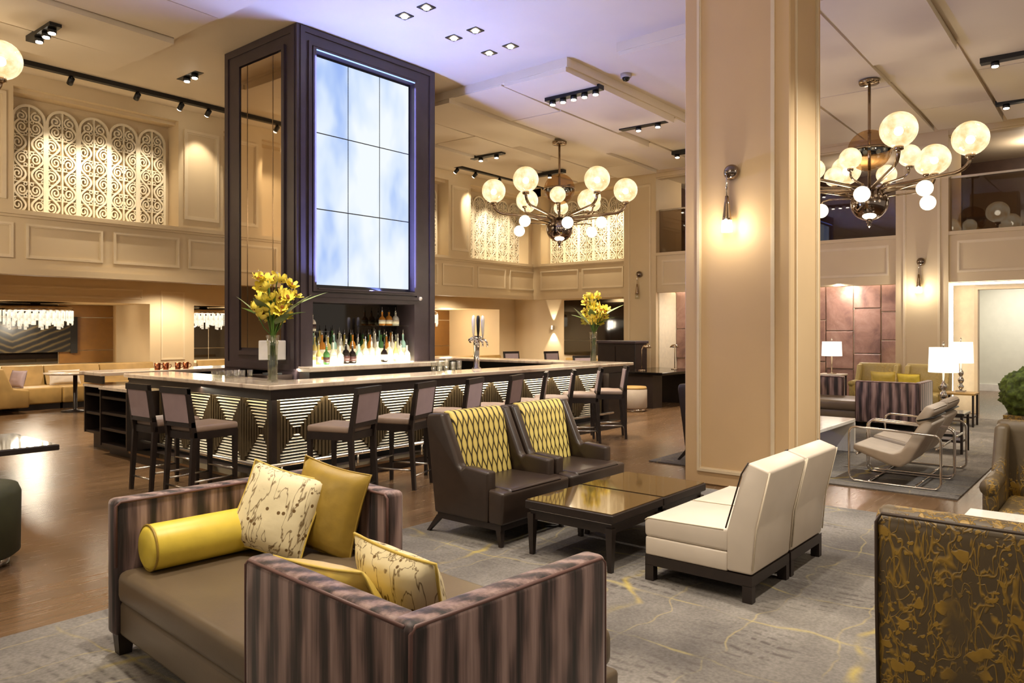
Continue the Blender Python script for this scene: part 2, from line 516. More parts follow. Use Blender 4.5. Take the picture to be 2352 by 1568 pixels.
def make_screen():
    t = NT('cloud_screen')
    n = t.noise(t.coord((1.1,1,0.55), (0,.5,0)), 1.3, 3, 0.5, 0.15)
    e = t.node('ShaderNodeEmission'); e.inputs[1].default_value = 0.56
    t.l(t.ramp(n, [(0.22, rgb('86a8f2')), (0.36, rgb('b6cefb')), (0.46, rgb('dbeafe')), (0.60, rgb('f4fbff'))]), e.inputs[0])
    t.l(e.outputs[0], t.out.inputs[0])
    return t.m
M['screen'] = make_screen()
def make_hide():
    t = NT('mauve_parchment')
    n = t.noise(t.coord(), 2.4, 5, 0.6, 0.5)
    t.setb(Base_Color=t.ramp(n, [(0.3, rgb('6e5046')), (0.5, rgb('936f60')), (0.7, rgb('ab8a7a'))]), Roughness=0.45)
    t.bump(t.noise(t.coord(), 6, 4), 0.25, 0.02)
    return t.m
M['hide'] = make_hide()
M['flute'] = plain('fluted_bronze', '554732', 0.4, metal=0.3, var=0.08)
M['slat'] = plain('pearl_slat', 'e2dac6', 0.35, var=0.02)
# ------------------------------------------------------------------ the setting
CEIL = 5.65
LW = 13.3          # left mezzanine face (y)
FW = 16.8          # far wall face (x)
floor = struct('floor', MB().box(-7, -9, -0.2, 26, 22, 0), M['floor'], 'polished brown plank floor of the lobby')
ceiling = struct('ceiling', MB().box(-7, -9, CEIL, 17.6, 14.1, CEIL+0.15), M['ceiling'], 'cream plaster lobby ceiling with dropped trays')

def frame_on(plane, pos, a0, z0, a1, z1, w=0.045, d=0.025, parent=None, mat='trim', name='panel_moulding'):
    """raised rectangular moulding on a wall; plane 'x-' faces -x, 'y-' faces -y"""
    mb = MB()
    def bar(p0, q0, p1, q1):
        if plane == 'x-': mb.box(pos-d, p0, q0, pos+0.01, p1, q1)
        elif plane == 'y-': mb.box(p0, pos-d, q0, p1, pos+0.01, q1)
    mb.frame(a0, z0, a1, z1, w, bar)
    w2 = w*0.45
    def bar2(p0, q0, p1, q1):
        if plane == 'x-': mb.box(pos-d*0.45, p0, q0, pos+0.01, p1, q1)
        elif plane == 'y-': mb.box(p0, pos-d*0.45, q0, p1, pos+0.01, q1)
    mb.frame(a0+w, z0+w, a1-w, z1-w, w2, bar2)
    return mb.build(name, M[mat], parent)

# --- ceiling trays with staggered panels
def tray(x0, y0, x1, y1, zb, rows, lens, seed):
    rr = random.Random(seed)
    t = MB().box(x0, y0, zb+0.09, x1, y1, CEIL).build('ceiling_tray', M['ceiling'], ceiling)
    n = len(rows)-1
    for i in range(n):
        a, b = rows[i], rows[i+1]
        x = x0; k = 0; off = lens[i % len(lens)]
        cuts = [x0] + [c for c in off if x0 < c < x1] + [x1]
        for j in range(len(cuts)-1):
            p, q = cuts[j], cuts[j+1]
            dz = (0.0, 0.045)[(i+j) % 2]
            z = zb + dz
            vs = [(p+.015,a+.03,z+.02),(q-.03,a+.03,z-.03),(q-.03,b-.03,z-.01),(p+.015,b-.03,z+.04)]
            vs += [(c[0],c[1],zb+0.10) for c in vs]
            MB().add(vs, [(0,1,2,3),(7,6,5,4),(0,4,5,1),(1,5,6,2),(2,6,7,3),(3,7,4,0)]).build('ceiling_panel', M['ceiling'], ceiling)
    return t
tray(9.0, 6.45, 16.1, 12.3, 5.43, [6.45,7.7,8.85,10.0,11.15,12.3], [[12.4],[10.6,13.7],[12.0,15.0],[10.9,13.4],[12.6]], 1)
tray(9.0, -2.4, 16.1, 5.6, 5.43, [-2.4,-1.3,-.25,.8,1.85,2.95,4.2,5.6], [[12.2],[13.8],[11.0,14.2],[12.9],[11.6,14.6],[12.8],[11.2]], 2)
tray(-6.0, 6.4, 4.9, 12.1, 5.52, [6.4,7.6,8.8,9.95,11.1,12.1], [[1.5],[3.0],[.5],[2.6],[1.0]], 3)
tray(-6.0, -6, 4.9, 4.6, 5.52, [-6,-3,0,2.3,4.6], [[0.5],[2],[0],[1]], 4)

# --- left wall above the mezzanine ledge, with shallow niches
NICHES = [(0.55,3.15),(4.0,6.6),(7.47,10.07),(10.93,13.53),(14.35,16.75)]
wl = MB()
edges = [-6.0] + [e for n in NICHES for e in n] + [17.6]
for i in range(0, len(edges), 2):
    wl.box(edges[i], LW+0.05, 3.45, edges[i+1], 14.1, CEIL)
for a, b in NICHES:
    wl.box(a, LW+0.45, 3.45, b, 14.1, CEIL)
    wl.box(a, LW+0.05, 5.42, b, LW+0.45, CEIL)
    wl.box(a, LW+0.17, 5.36, b, LW+0.45, 5.42)
wall_left = struct('wall_left', wl, M['wall'], 'cream panelled upper wall with carved niches on the left')
for i in range(0, len(edges), 2):
    a, b = max(edges[i], 0.0), min(edges[i+1], 17.0)
    if b-a > 0.45: frame_on('y-', LW+0.05, a+0.1, 3.66, b-0.1, 5.3, 0.05, 0.03, wall_left)
# mezzanine parapets
pl = MB().box(-6, LW, 2.66, 17.0, LW+0.18, 3.45).box(-6, LW-0.06, 3.43, 17.0, LW+0.5, 3.5).box(-6, LW-0.03, 3.39, 17.0, LW, 3.43)
pl.box(-6, LW-0.05, 2.60, 17.0, LW+0.2, 2.69).box(-6, LW-0.10, 2.5, 17.0, LW+0.2, 2.60).box(-6, LW+0.18, 2.86, 17.6, 21.0, 3.4)
par_l = struct('wall_parapet_left', pl, M['wall'], 'cream panelled mezzanine parapet along the left side')
x = 0.25
while x < 16.2:
    frame_on('y-', LW, x, 2.76, x+1.13, 3.3, 0.035, 0.03, par_l); x += 1.3
FP = 16.9
pf = MB().box(FP, 10.2, 2.66, FP+0.18, LW+0.18, 3.45).box(FP-0.06, 10.2, 3.43, FP+0.5, LW+0.1, 3.5).box(FP-0.03, 10.2, 3.39, FP, LW, 3.43)
pf.box(FP-0.05, 10.2, 2.60, FP+0.2, LW, 2.69).box(FP-0.10, 10.2, 2.5, FP+0.2, LW, 2.60).box(FP+0.18, 10.2, 2.86, 20.5, LW+0.18, 3.4)
par_f = struct('wall_parapet_far', pf, M['wall'], 'cream panelled mezzanine parapet across the far side')
for a in (10.3, 11.72): frame_on('x-', FP, a, 2.76, a+1.3, 3.3, 0.035, 0.03, par_f)
wf = MB().box(FP+0.45, 10.2, 3.45, FP+0.7, LW+0.5, CEIL).box(FP, 10.2, 5.42, FP+0.5, LW+0.1, CEIL).box(FP, 13.02, 3.45, FP+0.5, LW+0.1, CEIL)
wall_niche = struct('wall_far_niche', wf, M['wall'], 'cream far upper wall recess holding carved panels')

# --- lower wall under the mezzanine (left)
LV = 18.6
def wall_y(mb, y0, y1, x0, x1, z0, z1, holes):
    xs = x0
    for a, b, c, d in sorted(holes):
        mb.box(xs, y0, z0, a, y1, z1); mb.box(a, y0, z0, b, y1, c); mb.box(a, y0, d, b, y1, z1); xs = b
    mb.box(xs, y0, z0, x1, y1, z1)
ll = MB()
O1, O2 = (3.0, 8.48, .8, 2.28), (9.6, 12.4, .8, 2.28)
wall_y(ll, LV, LV+0.15, -2, 13.0, 0, 2.9, [O1, O2])
ll.box(13.0, 15.3, 0, 13.15, LV+0.15, 2.9)
O3 = (13.9, 17.75, .8, 2.28)
wall_y(ll, 15.3, 15.45, 13.0, 18.6, 0, 2.9, [O3])
for (a, b, c, d), y0, dep in ((O1, LV+0.15, 1.75), (O2, LV+0.15, 1.75), (O3, 15.45, 2.0)):
    ll.box(a-.1, y0, c-.12, a, y0+dep, d+.12).box(b, y0, c-.12, b+.1, y0+dep, d+.12)
    ll.box(a, y0, d, b, y0+dep, d+.12).box(a, y0, c-.12, b, y0+dep, c).box(a-.1, y0+dep, c-.12, b+.1, y0+dep+.1, d+.12)
wall_low = struct('wall_lounge_left', ll, M['wall'], 'tan lower lounge wall with wide recessed openings')
frame_on('y-', LV, 4.3, 2.38, 8.3, 2.62, 0.03, 0.02, wall_low)
frame_on('y-', LV, 8.75, 0.9, 9.35, 2.6, 0.03, 0.02, wall_low)
# smoked mirrors and art at the back of the recesses
def recess_back(x0, x1, y, art, art_label):
    g = MB()
    for i in range(4):
        a = x0 + (x1-x0)*i/4.0; b = x0 + (x1-x0)*(i+1)/4.0
        for c, d in ((0.82, 1.12), (1.14, 1.95), (1.97, 2.27)):
            MB().box(a+.012, y-.03, c, b-.012, y-.01, d).build('smoked_pane', M['dark_glass'] if i < 3 else M['bronze_wall'], wall_low)
M['bronze_wall'] = plain('bronze_panel', '7a5426', 0.25, var=0.05)
recess_back(3.2, 8.4, LV+1.9, 1, '')
recess_back(9.7, 12.3, LV+1.9, 0, '')
recess_back(14.0, 17.7, 17.45, 0, '')

# --- far lower wall under the mezzanine
FLW = 18.5
wall_back = struct('wall_lounge_far', MB().box(FLW, 9.6, 0, FLW+.15, 15.45, 2.9), M['wall'], 'tan far lounge wall under the mezzanine')
for k in range(2):
    for c, d in ((.9, 1.33), (1.345, 2.53)):
        MB().box(FLW-.03, 11.0+k*1.18, c, FLW, 12.16+k*1.18, d).build('smoked_pane', M['dark_glass'], wall_back)

# --- far wall: pilasters, alcoves below and openings above
PIL = [(9.27,10.2),(6.05,6.97),(2.86,3.8),(-.36,.58),(-4,-3)]
BAY = [(6.97,9.27),(3.8,6.05),(.58,2.86),(-3,-.36)]
fw = MB()
for a, b in PIL: fw.box(FW-.06, a, 0, FW+1.3, b, CEIL)
for a, b in BAY:
    fw.box(FW, a, 2.58, FW+.2, b, 3.55); fw.box(FW, a, 5.42, FW+.2, b, CEIL)
    fw.box(FW-.05, a, 3.5, FW+.25, b, 3.57); fw.box(FW+.2, a, 2.75, FW+1.3, b, 3.4)
fw.box(FW-.1, -9, CEIL-.10, FW+.1, 10.2, CEIL).box(FW-.05, -9, CEIL-.2, FW+.1, 10.2, CEIL-.1)
wall_far = struct('wall_far', fw, M['wall'], 'cream far wall with tall pilasters and alcoves')
for a, b in PIL[:4]: frame_on('x-', FW-.06, a+.14, .35, b-.14, 5.3, .035, .025, wall_far)
for a, b in BAY[:3]: frame_on('x-', FW, a+.14, 2.76, b-.14, 3.38, .035, .022, wall_far)
# dim mezzanine rooms behind the upper openings
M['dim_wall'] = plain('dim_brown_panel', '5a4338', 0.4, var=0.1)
up = MB().box(FW+3.4, -4, 3.4, FW+3.5, 10.2, 5.6).box(FW+.2, -4, 3.3, FW+3.4, 10.2, 3.4)
for a, b in PIL: up.box(FW+1.3, a+.3, 3.4, FW+3.4, a+.4, 5.5)
upc = struct('ceiling_mezzanine', MB().box(FW+.2, -4, 5.5, FW+3.4, 10.2, 5.6), M['ceiling'], 'pale ceiling of the rooms behind the upper openings')
wall_up = struct('wall_mezzanine_back', up, M['dim_wall'], 'dim brown rooms behind the upper openings')
for i, (a, b) in enumerate(BAY[:3]):
    w = MB().box(FW+.12, a, 3.57, FW+.14, b, 4.62).build('window_%d' % (i+1), M['pane'])
    w['kind'] = 'structure'; w['label'] = ('glass balustrade of the upper opening behind the column', 'glass balustrade of the upper opening beside the chandelier', 'glass balustrade of the upper opening at the right edge')[i]
    MB().box(FW+.10, a, 4.62, FW+.16, b, 4.66).build('handrail', M['steel'], w)
for a_, b_ in ((16.9+1.6, 7.9),(16.9+1.6, 4.9),(16.9+1.6, 1.6)):
    lamp('POINT', 'mezzanine_room_light', (a_, b_, 5.2), 22, (1,.76,.5), .12)
# alcove linings, parchment tiles and cove lights
def alcove(a, b, seed, cols):
    al = MB().box(FW+1.0, a, 0, FW+1.1, b, 2.75).box(FW+.06, a, 0, FW+1.0, a+.03, 2.6).box(FW+.06, b-.03, 0, FW+1.0, b, 2.6).box(FW+.2, a, 2.72, FW+1.0, b, 2.76)
    o = struct('wall_alcove', al, M['plaster'], None); o['label'] = 'pale lining of the lit alcove ' + ('beside the column' if seed == 1 else 'behind the far lamps')
    rr = random.Random(seed)
    y = b-.03; k_ = (b-a-.06)/sum(c[0] for c in cols); cols = [(c[0]*k_, c[1]) for c in cols]
    for wdt, hs in cols:
        z = 0.02
        for h in hs:
            d = rr.uniform(.03, .07)
            MB().rbox(FW+1.0-d, y-wdt+.008, z+.008, FW+1.02, y-.008, z+h-.008, .012, 1, False).build('parchment_tile', M['hide'], o)
            z += h
        y -= wdt
    MB().box(FW+.80, a+.05, 2.66, FW+.86, b-.05, 2.7).build('cove_light', M['led_cool'], o)
    lamp('AREA', 'alcove_light', (FW+.83, (a+b)/2, 2.64), 46, (1,.90,.80), aim=(FW+.88, (a+b)/2, 0), size=(.1, b-a-.2))
    return o
alcove(6.97, 9.27, 1, [(.55,(.9,.75,1.0)),(.6,(.6,1.1,.95)),(.55,(1.2,.8,.65)),(.48,(.8,.9,.95))])
alcove(3.8, 6.05, 2, [(.52,(.9,.95,.8)),(.58,(.75,.85,1.05)),(.55,(1.1,1.0,.55)),(.48,(.7,.7,.62,.63))])
# lit portal and corridor in the third bay
po = MB().box(FW+.5, .58, 0, FW+.6, .8, 2.75).box(FW+.5, 2.5, 0, FW+.6, 2.86, 2.75).box(FW+.5, .8, 2.5, FW+.6, 2.5, 2.75)
door = struct('door_1', po, M['plaster'], 'backlit white portal opening to a corridor')
MB().box(FW+.02, 2.80, .1, FW+.08, 2.84, 2.56).build('light_strip', M['led_cool'], door)
MB().box(FW+.02, .62, 2.52, FW+.08, 2.8, 2.56).build('light_strip', M['led_cool'], door)
MB().box(FW+.44, .8, 0, FW+.66, .86, 2.5).box(FW+.44, 2.44, 0, FW+.66, 2.5, 2.5).box(FW+.44, .86, 2.44, FW+.66, 2.44, 2.5).build('door_casing', M['trim'], door)
co = MB().box(23.9, -1.5, 0, 24.0, 6.5, 3.2).box(FW+.6, 3.4, 0, 24, 3.5, 3.2).box(FW+.6, -1.5, 0, 24, -1.4, 3.2).box(FW+.6, -1.5, 3.1, 24, 4.3, 3.2)
wall_cor = struct('wall_corridor', co, M['corridor'], 'pale corridor walls seen through the portal')
MB().box(23.84, -1.4, 0, 23.9, 3.4, .18).build('baseboard_corridor', M['white_plastic'], wall_cor)
lamp('AREA', 'corridor_light', (22.5, 1.5, 3.05), 85, (1,.92,.8), aim=(22.5, 1.5, 0), size=(1.5, 3.0))

# --- the big column
cx0, cx1, cy0, cy1 = 7.5, 8.43, 2.66, 3.8
col = struct('column', MB().rbox(cx0, cy0, 0, cx1, cy1, CEIL, .012, 1, False), M['wall_light'], 'square cream panelled column with a wall lamp')
frame_on('x-', cx0, cy0+.15, .14, cy1-.15, 5.5, .03, .02, col)
MB().frame(cx0+.15, .27, cx1-.15, 5.5, .03, lambda a,b,c,d: None)
frame_on('y-', cy0, cx0+.13, .14, cx1-.13, 5.5, .03, .02, col)

# --- rugs
tag(MB().box(-3.2, -3, 0.001, 7.27, 4.65, .014).build('rug', M['rug']), 'large grey rug with mustard lines under the near seating', 'rug')
tag(MB().box(8.34, 1.35, 0.001, 16.2, 4.72, .014).build('rug', M['rug']), 'grey patterned rug under the chrome chairs', 'rug')

# ------------------------------------------------------------------ ceiling fixtures
def spot_power(*a): return a
def slot_light(x, y, z, length, axis, heads, label, power=260, aim_down=None, angle=75):
    t = thing('slot_downlight', label, 'ceiling light', (x, y, z), 0, 'recessed slot downlights')
    L, W_ = (length/2, .07) if axis == 'x' else (.07, length/2)
    mb = MB()
    mb.box(-L, -W_, -.004, L, W_, .07)
    mb.build('housing', M['black'], t)
    for h in heads:
        px, py = (h, 0) if axis == 'x' else (0, h)
        hd = MB().cyl((px, py, 0), (px, py, -.06), .05, .055, 12).build('lamp_head', M['black'], t)
        MB().cyl((px, py, -.055), (px, py, -.075), .042, .040, 12).build('lamp_lens', M['bulb'], hd)
    if heads and power:
        aim = aim_down or (x, y, 0)
        lamp('SPOT', 'slot_beam', (x, y, z-.12), power*len(heads)**.5, (1,.80,.54), .08, aim, angle, .8)
    return t
def square_light(x, y, label):
    t = thing('square_downlight', label, 'ceiling light', (x, y, CEIL), 0, 'square downlights above the bar')
    MB().frame(-.085, -.085, .085, .085, .025, lambda a,b,c,d: None)
    fr = MB()
    fr.frame(-.085, -.085, .085, .085, .03, lambda a,b,c,d: fr.box(a,b,-.012,c,d,.005))
    fr.build('bezel', M['black'], t)
    MB().cyl((0,0,-.004),(0,0,-.03),.05,.035,14).build('lamp_lens', M['bulb'], t)
    lamp('SPOT', 'square_beam', (x, y, CEIL-.08), 170, (1,.84,.62), .05, (x, y, 0), 60, .7)
SQ = [(6.49,7.19,'square downlight left of the ceiling group, nearer the tower'),(6.49,6.79,'square downlight at the top of the ceiling group'),
      (7.41,7.21,'square downlight in the middle pair, nearer the tower'),(7.41,6.81,'square downlight in the middle pair, away from the tower'),
      (8.14,7.21,'square downlight in the lowest pair, nearer the tower'),(8.14,6.81,'square downlight in the lowest pair, rightmost of the group')]
for a, b, l in SQ: square_light(a, b, l)
slot_light(9.91, 6.97, 5.40, 1.06, 'y', (-.42,-.21,0,.21,.42), 'black ceiling slot with five lamps near the tray corner', 300, (11.0, 7.3, 1.6))
slot_light(12.22, 7.03, 5.40, .96, 'y', (-.3,.1), 'black ceiling slot with two lamps left of the column top', 300)
slot_light(12.2, 10.85, 5.40, .9, 'y', (-.25,.2), 'black ceiling slot with two lamps left of the centre chandelier', 300)
slot_light(14.6, 10.97, 5.40, .86, 'y', (0,), 'black ceiling slot behind the centre chandelier rod', 300)
slot_light(14.65, 7.35, 5.40, .7, 'y', (.25,), 'short black ceiling slot beside the column, farthest back', 250)
slot_light(10.43, 5.45, CEIL-.002, .6, 'y', (.1,), 'black ceiling slot with one lamp touching the column', 300)
slot_light(12.43, 1.35, 5.40, .75, 'y', (.2,), 'upper black ceiling slot at the right edge', 300)
slot_light(14.9, 1.5, 5.40, .7, 'y', (.2,), 'lower black ceiling slot at the right edge', 260)
slot_light(3.62, 10.95, 5.49, .85, 'y', (-.3,-.1,.15), 'black ceiling slot with lamps at the upper left', 320)
slot_light(5.87, 11.5, CEIL-.002, .6, 'y', (-.15,.1), 'small black ceiling slot left of the tower top', 320)
# unseen spots without fixtures, added over the near seating and behind the view
for a, b in ((2.6,5.2),(5.2,3.4),(4.9,1.9),(2.0,2.6),(6.4,0.6),(3.2,0.4),(1.0,7.0)):
    lamp('SPOT', 'unseen_seating_beam', (a, b, CEIL-.2), 260, (1,.86,.67), .09, (a, b, 0), 70, .8)
lamp('SPOT', 'added_column_wash', (8.1, -.3, CEIL-.3), 620, (1,.97,.88), .09, (8.0, 2.66, 1.8), 60, .8)  # added unseen spot that lightens the column's right face
lamp('SPOT', 'added_lily_beam', (3.1, 5.6, CEIL-.2), 520, (1,.86,.66), .06, (4.72, 7.39, 1.75), 30, .7)  # added spot with no fixture, brightens the lilies
# bare point lights added out of view to brighten the ceiling
for a, b in ((1.6,3.0),(6.2,-3.2),(-3.4,6.0)):
    lamp('POINT', 'added_ceiling_glow', (a, b, 4.3), 105, (1,.82,.58), .5)
# dome camera
t = thing('dome_camera', 'small grey dome camera on the ceiling left of the column', 'security camera', (10.19, 6.17, CEIL))
MB().lathe([(.085,0),(.085,-.05),(.075,-.06)], 16).build('mount', M['grey_fabric'], t)
MB().lathe([(.062,-.06),(.058,-.085),(.04,-.11),(.001,-.12)], 16).build('lens_dome', M['black_gloss'], t)
# track lights washing the carved niches
TY = 12.72
t = thing('track_light', 'long black track light along the left ceiling edge', 'track light', (0, TY, CEIL))
MB().box(-3, -.05, -.07, 16.9, .05, .0).build('track', M['black'], t)
def head(parent, x, aim, on=True, power=120, angle=55):
    h = MB().cyl((x,0,-.07),(x,0,-.11),.015,.015,8).tube([(x,0,-.10),(x,.09,-.17)],.045,10).build('spot_head', M['black'], parent)
    if on: MB().tube([(x,.088,-.168),(x,.10,-.178)],.036,10).build('lamp_lens', M['bulb'], h)
    lamp('SPOT', 'track_beam', (x, TY+.12, CEIL-.2), power*.7, (1,.84,.60), .04, aim, angle, .7)
for x, ax, on, pw in ((3.2,2.6,1,90),(4.6,4.75,0,130),(5.61,5.3,0,170),(6.35,6.0,1,110),(6.85,7.1,1,60),(8.6,8.6,1,80),(11.8,12.0,0,80),(13.21,12.9,1,150),(13.87,14.9,1,130),(14.79,15.6,0,190),(15.9,16.2,1,110)):
    head(t, x, (ax, LW+.40, 3.95), on, pw)
t = thing('track_light', 'short black track light in front of the far carved panels', 'track light', (16.2, 11.6, CEIL))
MB().box(-.05, -1.35, -.07, .05, .98, 0).build('track', M['black'], t)
for y, pw in ((-.9,170),(.0,150),(.85,150)):
    h = MB().tube([(0,y,-.08),(.09,y,-.17)],.045,10).build('spot_head', M['black'], t)
    lamp('SPOT', 'track_beam', (16.3, 11.6+y, CEIL-.2), pw, (1,.83,.56), .04, (FP+.4, 11.6+y, 3.95), 55, .7)

# ------------------------------------------------------------------ carved niche panels
def grille_mesh(w=.49, h=1.74):
    f = MB(); s = MB()
    y0, y1 = -.06, 0.0
    r = w/2
    arch = [(-r+.018,0)] + [(-r+.018, h-r)] + [(-(r-.018)*math.cos(math.pi*k/14), h-r+(r-.018)*math.sin(math.pi*k/14)) for k in range(1,14)] + [(r-.018, h-r),(r-.018,0)]
    f.ribbon(arch, .04, y0, y1)
    f.ribbon([(0,0),(0,h-.02)], .022, y0, y1)
    f.ribbon([(-r,.012),(r,.012)], .024, y0, y1)
    n = 6; row = (h-r)/n
    for sd in (-1, 1):
        und = []
        for k in range(73):
            z = (h-r)*k/72
            und.append((sd*(.125 - .082*math.cos(math.pi*(z/row-.5))), z))
        s.ribbon(und, .030, y0+.006, y1)
        for i in range(n):
            cxr = .098 if i % 2 else .158
            sp = []
            for k in range(26):
                q = k/25*2*math.pi*1.7 + (math.pi if i % 2 else 0)
                rr = .080*(1 - .82*k/25)
                sgn = 1 if (i % 3) else -1
                sp.append((sd*(cxr + rr*math.cos(q)), (i+.5)*row + sgn*rr*math.sin(q)*1.25))
            s.ribbon(sp, .021, y0+.010, y1)
            dx = .21 if i % 2 == 0 else .045
            for dz in (.12, .88):
                sp = [(sd*(dx + .024*math.cos(2*math.pi*k/9)), (i+dz)*row + .024*math.sin(2*math.pi*k/9)) for k in range(10)]
                s.ribbon(sp, .014, y0+.014, y1)
            s.ribbon([(sd*.01, i*row),(sd*(r-.03), i*row)], .014, y0+.016, y1)
    for sd in (-1, 1):
        sp = []
        for k in range(24):
            q = k/23*2*math.pi*1.6 + math.pi/2
            rr = .085*(1-.8*k/23)
            sp.append((sd*(.105+rr*math.cos(q)), h-r+.05+rr*math.sin(q)))
        s.ribbon(sp, .024, y0+.008, y1)
    return f.mesh('arch_frame'), s.mesh('scrollwork')
g_f, g_s = grille_mesh()
M['gap_shade'] = plain('gap_shade_tan', 'b39a70', .6, var=.03)  # shade in the scrollwork gaps, painted as a tan backing
g_b = MB().box(-.245, -.004, 0, .245, .0, 1.5).mesh('backing')
ORD = ['first','second','third','fourth','fifth']
def grilles(loc0, step, rz, n, where, z=3.52):
    for i in range(n):
        t = thing('carved_panel', '%s carved plaster scroll panel from the left %s' % (ORD[i], where), 'wall panel', (loc0[0]+step[0]*i, loc0[1]+step[1]*i, z), rz, 'carved scroll panels in the niches')
        link('arch_frame', g_f, M['plaster'], t); link('scrollwork', g_s, M['plaster'], t); link('backing', g_b, M['gap_shade'], t)
grilles((4.32, LW+.445), (.49, 0), 0, 5, 'in the niche left of the tower')
grilles((11.25, LW+.445), (.49, 0), 0, 5, 'in the niche just right of the tower')
grilles((14.57, LW+.445), (.49, 0), 0, 5, 'in the left-wall niche behind the centre chandelier')
grilles((FP+.445, 12.72), (0, -.49), -90, 5, 'in the far niche behind the centre chandelier')

# ------------------------------------------------------------------ chandeliers
def chandelier(loc, drop, label, seed, rot):
    """hub at local z=0; rod up to the ceiling at z=drop"""
    t = thing('globe_chandelier', label, 'chandelier', loc, rot, 'globe chandeliers')
    MB().cyl((0,0,.02),(0,0,drop),.022,.022,10).build('rod', M['bronze'], t)
    MB().lathe([(.001,drop-.06),(.14,drop-.05),(.15,drop-.02),(.15,drop)], 24).build('canopy', M['bronze'], t)
    MB().sphere((0,0,.66), .31, 28, 16).build('smoked_globe', M['smoked'], t)
    MB().lathe([(.30,.66),(.318,.64),(.318,.68),(.30,.66)], 28).build('globe_band', M['bronze'], t)
    MB().sphere((0,0,-.15), .27, 28, 16, .95).lathe([(.03,-.40),(.05,-.43),(.02,-.45),(.035,-.48),(.001,-.52)],12).build('chrome_ball', M['dark_chrome'], t)
    for i in range(6):
        a = 2*math.pi*i/6
        ca, sa = math.cos(a), math.sin(a)
        ln, zt, z0 = 1.33, .36, .16
        path = [(.05*ca, .05*sa, -.06),(.10*ca,.10*sa,.02),(.24*ca,.24*sa,.075),(ln*.8*ca, ln*.8*sa, z0)]
        for j in range(1, 7):
            q = j/6*math.pi/2
            path.append(((ln*.8+ln*.2*math.sin(q))*ca, (ln*.8+ln*.2*math.sin(q))*sa, z0 + (zt-z0)*(1-math.cos(q))))
        arm = MB().tube(path, .027, 10).build('arm', M['bronze'], t)
        MB().lathe([(.03,zt-.02),(.065,zt),(.065,zt+.05),(.03,zt+.05)], 14, (ln*ca, ln*sa, 0)).build('collar', M['bronze'], arm)
        gl = MB().sphere((0,0,0), .24, 26, 16).build('glass_globe', M['globe'], t, (ln*ca, ln*sa, zt+.27))
        MB().sphere((0,0,-.02), .06, 12, 8).build('bulb', M['globe_bulb'], gl)
        b = a + .45
        cb, sb = math.cos(b), math.sin(b)
        tw_ = MB().tube([(.08*cb,.08*sb,-.02),(.3*cb,.3*sb,.10),(.66*cb,.66*sb,.12),(.76*cb,.76*sb,.15),(.78*cb,.78*sb,.24)], .016, 8).build('twig', M['bronze'], t)
        MB().lathe([(.02,.22),(.045,.24),(.045,.27),(.02,.27)], 12, (.78*cb,.78*sb,0)).build('collar', M['bronze'], tw_)
        MB().sphere((0,0,0), .155, 20, 12).build('medium_globe', M['globe'], t, (.78*cb, .78*sb, .41))
        c = a - .38
        cb, sb = math.cos(c), math.sin(c)
        MB().tube([(.1*cb,.1*sb,-.06),(.72*cb,.72*sb,.02),(.84*cb,.84*sb,.01),(.88*cb,.88*sb,-.04)], .012, 8).build('twig', M['bronze'], t)
        MB().sphere((0,0,0), .115, 18, 10).build('small_globe', M['globe_small'], t, (.88*cb, .88*sb, -.14 if i % 2 else -.06))
    lamp('POINT', 'chandelier_glow', (loc[0], loc[1], loc[2]-.75), 60, (1,.80,.52), .35)
    return t
M['globe_small'] = glow('milk_globe', 'fff0d0', 1.2, var=.2, scale=8)
chandelier((12.3, 9.0, 3.83), 5.44-3.83, 'globe chandelier hanging in front of the carved corner niches', 3, -52)
chandelier((12.3, 3.16, 3.72), 5.44-3.72, 'globe chandelier hanging right of the column', 5, -90)
chandelier((2.0, 11.6, 4.38), 5.53-4.38, 'globe chandelier at the upper left edge, one globe showing', 7, -32)

# ------------------------------------------------------------------ sconces
def sconce(y, x, z, label, lit=True, power=30):
    """rod-and-glass wall lamp on a face that looks toward -x; z is the ball height"""
    t = thing('wall_sconce', label, 'wall lamp', (x, y, z), 0, 'ball and rod wall lamps')
    MB().sphere((-.05,0,0), .082, 20, 12).cyl((0,0,0),(-.03,0,0),.05,.05,14).build('backplate_ball', M['dark_chrome'], t)
    MB().cyl((-.10,.03,.03),(-.10,.03,-.26),.011,.011,8).cyl((-.10,.03,0),(-.05,0,0),.01,.01,8).build('rod', M['chrome'], t)
    MB().lathe([(.018,-.25),(.03,-.34),(.045,-.47),(.05,-.5)], 14, (-.10,.03,0)).build('neck', M['bronze'], t)
    MB().lathe([(.05,-.5),(.055,-.56),(.055,-.62),(.001,-.625)], 14, (-.10,.03,0)).build('glass_cup', M['led'] if lit else M['clear_glass'], t)
    if lit: lamp('POINT', 'sconce_glow', (x-.19, y+.03, z-.57), power, (1,.90,.72), .05)
    return t
sconce(3.245, cx0, 3.28, 'chrome ball wall lamp glowing on the near column', True, 9)
sconce(3.33, FW-.06, 3.0, 'chrome ball wall lamp glowing on the far pilaster', True, 11)
sconce(9.72, FW-.06, 3.05, 'unlit chrome wall lamp on the pilaster left of the column', False)
t = thing('wall_sconce', 'small up and down wall lamp on the far lounge wall', 'wall lamp', (FLW, 13.75, 1.72))
MB().box(-.10,-.03,-.06,0,.03,.06).build('housing', M['steel'], t)
lamp('SPOT', 'sconce_up', (FLW-.08, 13.75, 1.80), 30, (1,.84,.6), .02, (FLW-.04, 13.75, 4), 50, .4)
lamp('SPOT', 'sconce_down', (FLW-.08, 13.75, 1.64), 40, (1,.84,.6), .02, (FLW-.03, 13.75, 0), 70, .5)

